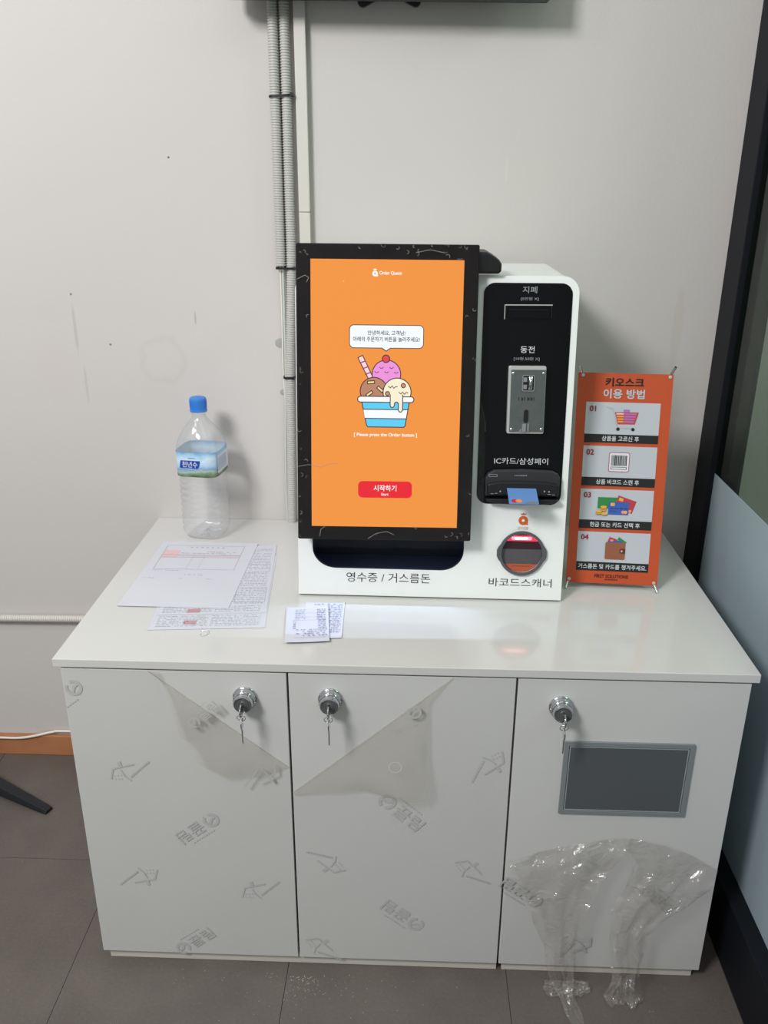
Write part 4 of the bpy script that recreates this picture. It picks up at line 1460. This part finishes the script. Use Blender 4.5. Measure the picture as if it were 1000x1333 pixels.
def paper(name, m, cx, cy, wd, ht, rot, z, label, cat, group, curl=0.0):
    g = CT.at(cx, cy, z, rot)
    b = MB()
    nx, ny = 8, 10
    top = [[g(-wd / 2 + wd * i / nx, -ht / 2 + ht * j / ny, 0.0003 + curl * ((i / nx - 0.5) ** 2 * 2 + max(0, 0.25 - j / ny) * 2)) for i in range(nx + 1)] for j in range(ny + 1)]
    b.rings(top, m, False)
    b.rings([[p - Vector((0, 0, 0.0002)) for p in reversed(r)] for r in top], m, False)
    ob = b.build(name, origin=(cx, cy, H + z), smooth=60)
    tag(ob, label, cat, group)
    return ob, g


def print_on(ob, b, name):
    o = ob.location.copy()
    pr = b.build(name, None, origin=o)
    pr.parent = ob
    pr.location = (0, 0, 0)


def dashes(b, m, g, x0, x1, y, h, seed, c=0.0006, gap=0.25, lo=0.0016, hi=0.006):
    rr_ = random.Random(seed)
    x = x0
    while x < x1:
        l = min(rr_.uniform(lo, hi), x1 - x)
        b.flat([[(x, y), (x + l, y), (x + l, y + h * rr_.uniform(0.7, 1.0)), (x, y + h)]], m, g, c)
        x += l + rr_.uniform(0.0008, 0.003)
        if rr_.random() < gap:
            x += rr_.uniform(0.002, 0.006)


tg, rt_ = M['text_grey'], M['red_tint']
s3, g3 = paper('paper_sheet', M['paper2'], -0.3730, -0.3810, 0.213, 0.322, R(4.8), 0.0004, 'printed sheet lowest of the three stacked papers on the countertop', 'paper', 'papers on the countertop')
b = MB()
for k in range(7):
    dashes(b, tg, g3, -0.095, -0.002, -0.150 + k * 0.0062, 0.0022, 40 + k)
    dashes(b, tg, g3, 0.004, 0.095, -0.150 + k * 0.0062, 0.0022, 50 + k)
b.flat([[(-0.045, -0.143), (-0.022, -0.143), (-0.022, -0.128), (-0.045, -0.128)]], M['stamp'], g3, 0.0006)
print_on(s3, b, 'printed_text')
s2, g2 = paper('paper_sheet', M['paper2'], -0.3760, -0.3270, 0.204, 0.318, R(5.2), 0.0010, 'printed sheet in the middle of the three stacked papers, dense text at right edge', 'paper', 'papers on the countertop')
b = MB()
for k in range(34):
    y = 0.138 - k * 0.0078
    x0 = 0.040 - k * 0.0003
    if k in (2, 14, 24):
        continue
    dashes(b, tg, g2, x0, 0.094, y, 0.0024, 90 + k)
for y0_, y1_ in ((0.060, 0.020), (-0.050, -0.115)):
    for q in stroke([(0.036, y0_), (0.095, y0_), (0.095, y1_), (0.036, y1_)], 0.0007, True):
        b.flat([q], tg, g2, 0.0006)
for k in range(4):
    dashes(b, tg, g2, -0.095, -0.002, -0.150 + k * 0.0062, 0.0022, 240 + k)
    dashes(b, tg, g2, 0.004, 0.090, -0.150 + k * 0.0062, 0.0022, 250 + k)
b.flat([[(-0.048, -0.152), (-0.024, -0.152), (-0.024, -0.138), (-0.048, -0.138)]], M['stamp'], g2, 0.0007)
print_on(s2, b, 'printed_text')
s1, g1 = paper('paper_sheet', M['paper'], -0.4413, -0.3055, 0.2160, 0.3140, R(-0.6), 0.0017, 'sheet with a ruled box and reddish patch, topmost of the three stacked papers', 'paper', 'papers on the countertop')
b = MB()
for q in stroke([(-0.091, 0.135), (0.081, 0.137), (0.082, 0.014), (-0.088, 0.012)], 0.0008, True):
    b.flat([q], tg, g1, 0.0006)
for q in stroke([(-0.090, 0.084), (0.0815, 0.086)], 0.0012) + stroke([(-0.090, 0.072), (0.0815, 0.074)], 0.0006) + stroke([(-0.02, 0.084), (-0.02, 0.013)], 0.0003) + stroke([(0.005, 0.084), (0.005, 0.013)], 0.0003):
    b.flat([q], M['grey_ink'], g1, 0.0006)
b.flat([[(-0.091, 0.070), (-0.055, 0.071), (-0.056, 0.110), (-0.090, 0.109)]], rt_, g1, 0.0005)
b.flat([[(-0.055, 0.077), (0.081, 0.079), (0.081, 0.083), (-0.055, 0.081)]], rt_, g1, 0.0005)
for k in range(7):
    x = -0.037 + k * 0.0117
    b.flat([[(x, 0.1235), (x + 0.0042, 0.1235), (x + 0.0042, 0.1285), (x, 0.1285)]], tg, g1, 0.0006)
dashes(b, M['stamp'], g1, 0.005, 0.070, 0.1015, 0.0022, 301)
dashes(b, tg, g1, -0.050, 0.060, 0.0930, 0.0028, 302)
dashes(b, tg, g1, -0.088, -0.030, 0.0050, 0.0018, 303)
dashes(b, tg, g1, -0.015, 0.028, -0.0150, 0.0030, 304, gap=0.8)
dashes(b, tg, g1, -0.098, -0.072, -0.0330, 0.0018, 305)
dashes(b, tg, g1, -0.022, -0.014, -0.0330, 0.0018, 306)
dashes(b, tg, g1, 0.036, 0.046, -0.0330, 0.0018, 307)
print_on(s1, b, 'printed_text')

r2, g2_ = paper('receipt', M['receipt'], -0.1500, -0.4980, 0.076, 0.142, R(2.0), 0.0005, 'small printed receipt partly hidden under another receipt, in front of the kiosk', 'receipt', 'receipts in front of the kiosk', 0.002)
b = MB()
tb = M['text_blue']
for k in range(16):
    dashes(b, tb, g2_, 0.005 if k % 3 else -0.02, 0.034, 0.058 - k * 0.0072, 0.0030, 400 + k, 0.0022)
print_on(r2, b, 'printed_text')
r1, g1_ = paper('receipt', M['receipt'], -0.1765, -0.5210, 0.079, 0.134, R(6.5), 0.0032, 'small printed receipt lying on top of another receipt, in front of the kiosk', 'receipt', 'receipts in front of the kiosk', 0.002)
b = MB()
for k in range(15):
    y = 0.052 - k * 0.0070
    if k < 6:
        dashes(b, tb, g1_, -0.022, -0.004, y, 0.0018, 500 + k, 0.0022)
        dashes(b, tb, g1_, 0.018, 0.034, y, 0.0030, 520 + k, 0.0022)
    elif k < 11:
        dashes(b, tb, g1_, -0.026, -0.021, y, 0.0026, 540 + k, 0.0022)
        dashes(b, tb, g1_, 0.020, 0.035, y, 0.0032, 560 + k, 0.0022)
    else:
        dashes(b, tb, g1_, -0.020 if k % 2 else -0.008, 0.036, y, 0.0028, 580 + k, 0.0024)
for y in (0.040, 0.024, 0.012, -0.052):
    for q in stroke([(-0.024, y), (0.034, y)], 0.0006):
        b.flat([q], tb, g1_, 0.0022)
print_on(r1, b, 'printed_text')

# ------------------------------------------------------------------ conduits, ties, cables on the wall
def corrugated(pts, r, m, n=16, pitch=0.0050):
    """ribbed tube along a polyline"""
    P_ = [Vector(p) for p in pts]
    L = [0.0]
    for p, q in zip(P_[:-1], P_[1:]):
        L.append(L[-1] + (q - p).length)

    def at(d):
        for i in range(len(P_) - 1):
            if d <= L[i + 1] or i == len(P_) - 2:
                return P_[i].lerp(P_[i + 1], (d - L[i]) / (L[i + 1] - L[i]))
    cen, rad = [], []
    k = int(L[-1] / pitch)
    for i in range(k):
        for t, rr_ in ((0.0, 0.84), (0.22, 0.86), (0.36, 1.0), (0.74, 1.0), (0.88, 0.86)):
            cen.append(at((i + t) * pitch))
            rad.append(r * rr_)
    b = MB()
    b.tube(cen, rad, m, n)
    return b


def smooth_path(pts, n=10):
    out = []
    P_ = [Vector(p) for p in pts]
    for i in range(len(P_) - 1):
        p0, p1, p2, p3 = P_[max(i - 1, 0)], P_[i], P_[i + 1], P_[min(i + 2, len(P_) - 1)]
        for k in range(n):
            t = k / n
            out.append(0.5 * ((2 * p1) + (p2 - p0) * t + (2 * p0 - 5 * p1 + 4 * p2 - p3) * t * t + (3 * p1 - p0 - 3 * p2 + p3) * t ** 3))
    out.append(P_[-1])
    return out


o = corrugated([(-0.2760, -0.0125, 2.60), (-0.2758, -0.0125, 1.80), (-0.2766, -0.0125, 1.50), (-0.2774, -0.0125, 1.286)], 0.0107, M['conduit']).build('corrugated_conduit', origin=(-0.2758, -0.0125, 1.286), smooth=50)
tag(o, 'grey corrugated conduit on the wall, left one of the vertical pair', 'conduit', 'corrugated conduits on the wall')
o = corrugated(smooth_path([(-0.2530, -0.0125, 2.60), (-0.2528, -0.0125, 1.80), (-0.2542, -0.0125, 1.45), (-0.2554, -0.0125, 1.29), (-0.2655, -0.0125, 1.06), (-0.2690, -0.0125, 0.90), (-0.2735, -0.0125, 0.72), (-0.2740, -0.0125, 0.66)]), 0.0107, M['conduit']).build('corrugated_conduit', origin=(-0.2520, -0.0125, 0.69), smooth=50)
tag(o, 'grey corrugated conduit on the wall running down behind the kiosk, right one of the pair', 'conduit', 'corrugated conduits on the wall')
o = corrugated([(-2.7, -0.0125, 0.4150), (-1.03, -0.0125, 0.4190), (-0.84, -0.0125, 0.4215), (-0.30, -0.0125, 0.4240)], 0.0100, M['conduit_w'], pitch=0.0056).build('corrugated_conduit', origin=(-1.0, -0.0125, 0.42), smooth=50)
tag(o, 'pale corrugated conduit running level along the wall left of the cabinet', 'conduit', 'corrugated conduits on the wall')


def tie(x0, x1, z, label, slope=0.0):
    b = MB()
    cx, hw = (x0 + x1) / 2, (x1 - x0) / 2
    lp = []
    for k in range(28):
        a = 2 * math.pi * k / 28
        p = 4.0
        c_, s_ = math.cos(a), math.sin(a)
        r = 1 / ((abs(c_) ** p + abs(s_) ** p) ** (1 / p))
        lp.append((cx + hw * r * c_, -0.0130 + 0.0122 * r * s_))
    rings_ = [[Vector((x + (0.0008 if q else 0) * 0, y, z + dz + slope * (x - cx))) for x, y in lp] for q, dz in ((0, -0.0022), (1, 0.0022))]
    b.rings(rings_, M['tie'])
    inner = [[Vector((cx + (p.x - cx) * 0.94, -0.0130 + (p.y + 0.0130) * 0.90, p.z)) for p in rg_] for rg_ in rings_]
    b.rings([rings_[1], inner[1], inner[0], rings_[0]], M['tie'])
    b.box(M['tie'], x1 - 0.006, x1 + 0.0005, -0.0285, -0.0240, z - 0.003 + slope * hw, z + 0.003 + slope * hw)
    return tag(b.build('cable_tie', origin=(cx, -0.013, z), smooth=40), label, 'cable tie', 'cable ties on the conduits')


tie(-0.2885, -0.2385, 1.6195, 'black cable tie around both conduits, highest of the three', 0.06)
tie(-0.2885, -0.2445, 1.2858, 'black cable tie around the conduits level with the monitor top')
tie(-0.2810, -0.2540, 1.0489, 'black cable tie around the single conduit beside the kiosk, lowest of the three')

rw = thing('cable_raceway', 'white square cable raceway running up the wall beside the corrugated conduits', 'raceway', (-0.223, 0, 1.0))
box_obj('raceway_base', M['raceway'], -0.2345, -0.2115, -0.0180, -0.0002, 1.400, 2.6, rw, bevel=0.0012)
box_obj('raceway_base', M['raceway'], -0.2345, -0.2115, -0.0180, -0.0002, 0.72, 1.3990, rw, bevel=0.0012)

b = MB()
b.tube(smooth_path([(-0.2735, -0.0120, 1.300), (-0.2745, -0.0110, 1.20), (-0.2762, -0.0100, 1.05), (-0.2815, -0.0100, 0.92), (-0.2850, -0.0100, 0.78), (-0.2850, -0.0100, 0.69)]), 0.0030, M['hose'], 8)
tag(b.build('cable', origin=(-0.275, -0.012, 0.69), smooth=60), 'thin pale green cable coming out of the left conduit, hanging down the wall', 'cable')
b = MB()
b.tube(smooth_path([(-0.2790, -0.0110, 1.300), (-0.2800, -0.0060, 1.20), (-0.2818, -0.0050, 1.05), (-0.2780, -0.0044, 0.92), (-0.2795, -0.0044, 0.80), (-0.2775, -0.0044, 0.69)]), 0.0022, M['cord'], 8)
tag(b.build('cable', origin=(-0.279, -0.011, 0.69), smooth=60), 'thin white cable hanging beside the pale green cable on the wall', 'cable')
CLR = film_mat('clear_hook', (0.9, 0.92, 0.92), haze=0.25, haze_rgb=(180, 184, 182), gloss=0.05)
WLF = Frame((0, 0, 0), (1, 0, 0), (0, 0, 1), (0, -1, 0))
for (x, z, r, lb) in ((-0.2880, 1.1230, 0.0110, 'larger clear plastic adhesive disc on the wall beside the cables'), (-0.2860, 1.0110, 0.0065, 'smaller clear plastic adhesive disc on the wall beside the cables')):
    b = MB()
    b.lathe([(r, 0.0), (r, 0.0014), (r * 0.8, 0.0026), (r * 0.3, 0.0032)], CLR, WLF.at(x, z), 24)
    tag(b.build('adhesive_hook', origin=(x, -0.0002, z), smooth=50), lb, 'hook')

b = MB()
b.tube(smooth_path([(-2.0, -0.016, 0.064), (-1.30, -0.016, 0.058), (-1.09, -0.016, 0.0560), (-1.03, -0.016, 0.0570), (-0.985, -0.016, 0.066), (-0.945, -0.010, 0.0735), (-0.90, -0.006, 0.0745), (-0.60, -0.006, 0.074)]), 0.0034, M['cord'], 8)
tag(b.build('power_cord', origin=(-1.0, -0.016, 0.064), smooth=60), 'white power cord lying along the brown baseboard', 'cord')

# ------------------------------------------------------------------ television above
tv = thing('television', 'black wall-mounted television at the top edge, only its underside in view', 'television', (-0.05, -0.04, 1.78))
TF = Frame((-0.052, -0.072, 1.7785), (1, -0.01, -0.0125), (0, 0, 1), (0, -1, 0))
b = MB()
b.prism([rrect(-0.300, 0.3060, 0.0, 0.36, 0.006, 4)], M['char'], TF, -0.0285, 0.016)
b.build('casing', tv, bevel=0.003)
b = MB()
b.prism([rrect(-0.291, 0.2975, 0.012, 0.351, 0.002, 2)], M['black_gloss'], TF, 0.016, 0.017)
b.build('tv_screen', tv)
b = MB()
b.prism([rrect(-0.10, 0.10, 0.05, 0.25, 0.01, 3)], M['black'], TF, -0.071, -0.0285)
b.build('wall_bracket', tv, bevel=0.002)
for sgn, cx in ((1, -0.0980), (-1, 0.0030)):
    b = MB()
    lp = []
    for k in range(13):
        a = R(90 + 180 * k / 12)
        lp.append((0.010 * math.cos(a), 0.010 * math.sin(a)))
    lp = lp + [(0.075, -0.007), (0.075, 0.007)]
    g = Frame((cx, -0.030, 1.7815), (sgn * math.cos(R(24)), 0, math.sin(R(24))), (-sgn * math.sin(R(24)), 0, math.cos(R(24))), (0, -1, 0))
    b.prism([lp], M['black'], g, -0.006, 0.006)
    b.lathe([(0.0035, 0.006), (0.0030, 0.0085), (0.0010, 0.009)], M['char'], g.at(0.004, 0), 12)
    b.build('mount_arm', tv, smooth=40)

# ------------------------------------------------------------------ black furniture foot at the left edge
tb_ = thing('table_base', 'black tapering flat metal table foot reaching in at the left edge of the floor', 'table', (-1.30, -0.05, 0))
b = MB()
A, B_ = Vector((-1.30, -0.055, 0)), Vector((-0.872, -0.2330, 0))
dr_ = (B_ - A).normalized()
sd = Vector((-dr_.y, dr_.x, 0))
L_ = (B_ - A).length
rr_ = []
for t, w_, h0, h1 in ((0.0, 0.030, 0.055, 0.085), (0.35, 0.025, 0.030, 0.060), (0.62, 0.020, 0.0135, 0.0380), (0.97, 0.0135, 0.0, 0.0125), (1.0, 0.0125, 0.0, 0.0085)):
    p = A + dr_ * L_ * t
    rr_.append([p - sd * w_ + Vector((0, 0, h0)), p + sd * w_ + Vector((0, 0, h0)), p + sd * w_ * 0.72 + Vector((0, 0, h1)), p - sd * w_ * 0.72 + Vector((0, 0, h1))])
b.rings(rr_, M['leg'], True, True, True)
b.build('foot', tb_, bevel=0.0015)
b = MB()
b.lathe([(0.034, 0.050), (0.036, 0.060), (0.036, 0.090), (0.025, 0.095), (0.025, 0.70)], M['leg'], Frame(A, (1, 0, 0), (0, 1, 0), (0, 0, 1)), 24, True, True)
b.build('column', tb_, smooth=40)

# ------------------------------------------------------------------ dust and chips on the floor
b = MB()
rd_ = random.Random(11)
dm = C('chalk_dust', (186, 178, 162), 0.9)
for k in range(260):
    u_ = rd_.random()
    if u_ < 0.30:
        x, y, s_ = rd_.gauss(-0.180, 0.018), -0.675 - abs(rd_.gauss(0, 0.022)), rd_.uniform(0.0004, 0.0014)
    elif u_ < 0.62:
        x, y, s_ = rd_.gauss(-0.17, 0.11), -0.668 - abs(rd_.gauss(0, 0.045)), rd_.uniform(0.0004, 0.0011)
    else:
        x, y, s_ = rd_.uniform(-1.05, 0.62), rd_.uniform(-0.86, -0.665) if rd_.random() < 0.7 else rd_.uniform(-0.66, -0.05), rd_.uniform(0.0003, 0.0010)
    if -0.59 < x < 0.6 and y > -0.66:
        continue
    a = rd_.uniform(0, 6.28)
    l = s_ * rd_.uniform(1, 2.6)
    c_, s2_ = math.cos(a), math.sin(a)
    p = [(x + l * c_, y + l * s2_), (x - s_ * s2_ * 0.5, y + s_ * c_ * 0.5), (x - l * c_, y - l * s2_), (x + s_ * s2_ * 0.5, y - s_ * c_ * 0.5)]
    z1 = 0.0003 + s_ * 0.3
    b.raw([(px, py, 0.0001) for px, py in p] + [(x, y, z1)], [(0, 1, 4), (1, 2, 4), (2, 3, 4), (3, 0, 4)], dm)
tag(b.build('dust', origin=(-0.2, -0.7, 0)), 'pale dust and small chips scattered on the floor before the cabinets', 'dust', kind='stuff')

# small pale squiggle on the worktop in front of the papers
b = MB()
scr_ = film_mat('pale_squiggle', (1, 1, 1), haze=0.35, haze_rgb=(245, 246, 250), gloss=0.15, rough=0.1)
arcp = [(-0.3690, -0.5500, H + 0.0012), (-0.3560, -0.5490, H + 0.0018), (-0.3520, -0.5570, H + 0.0016), (-0.3560, -0.5660, H + 0.0012), (-0.3640, -0.5680, H + 0.0012), (-0.3655, -0.5600, H + 0.0012)]
b.tube(smooth_path(arcp, 6), 0.0011, scr_, 6)
tag(b.build('pale_squiggle', origin=(-0.36, -0.556, H), smooth=60), 'tiny pale scrap in front of the papers on the countertop', 'squiggle')
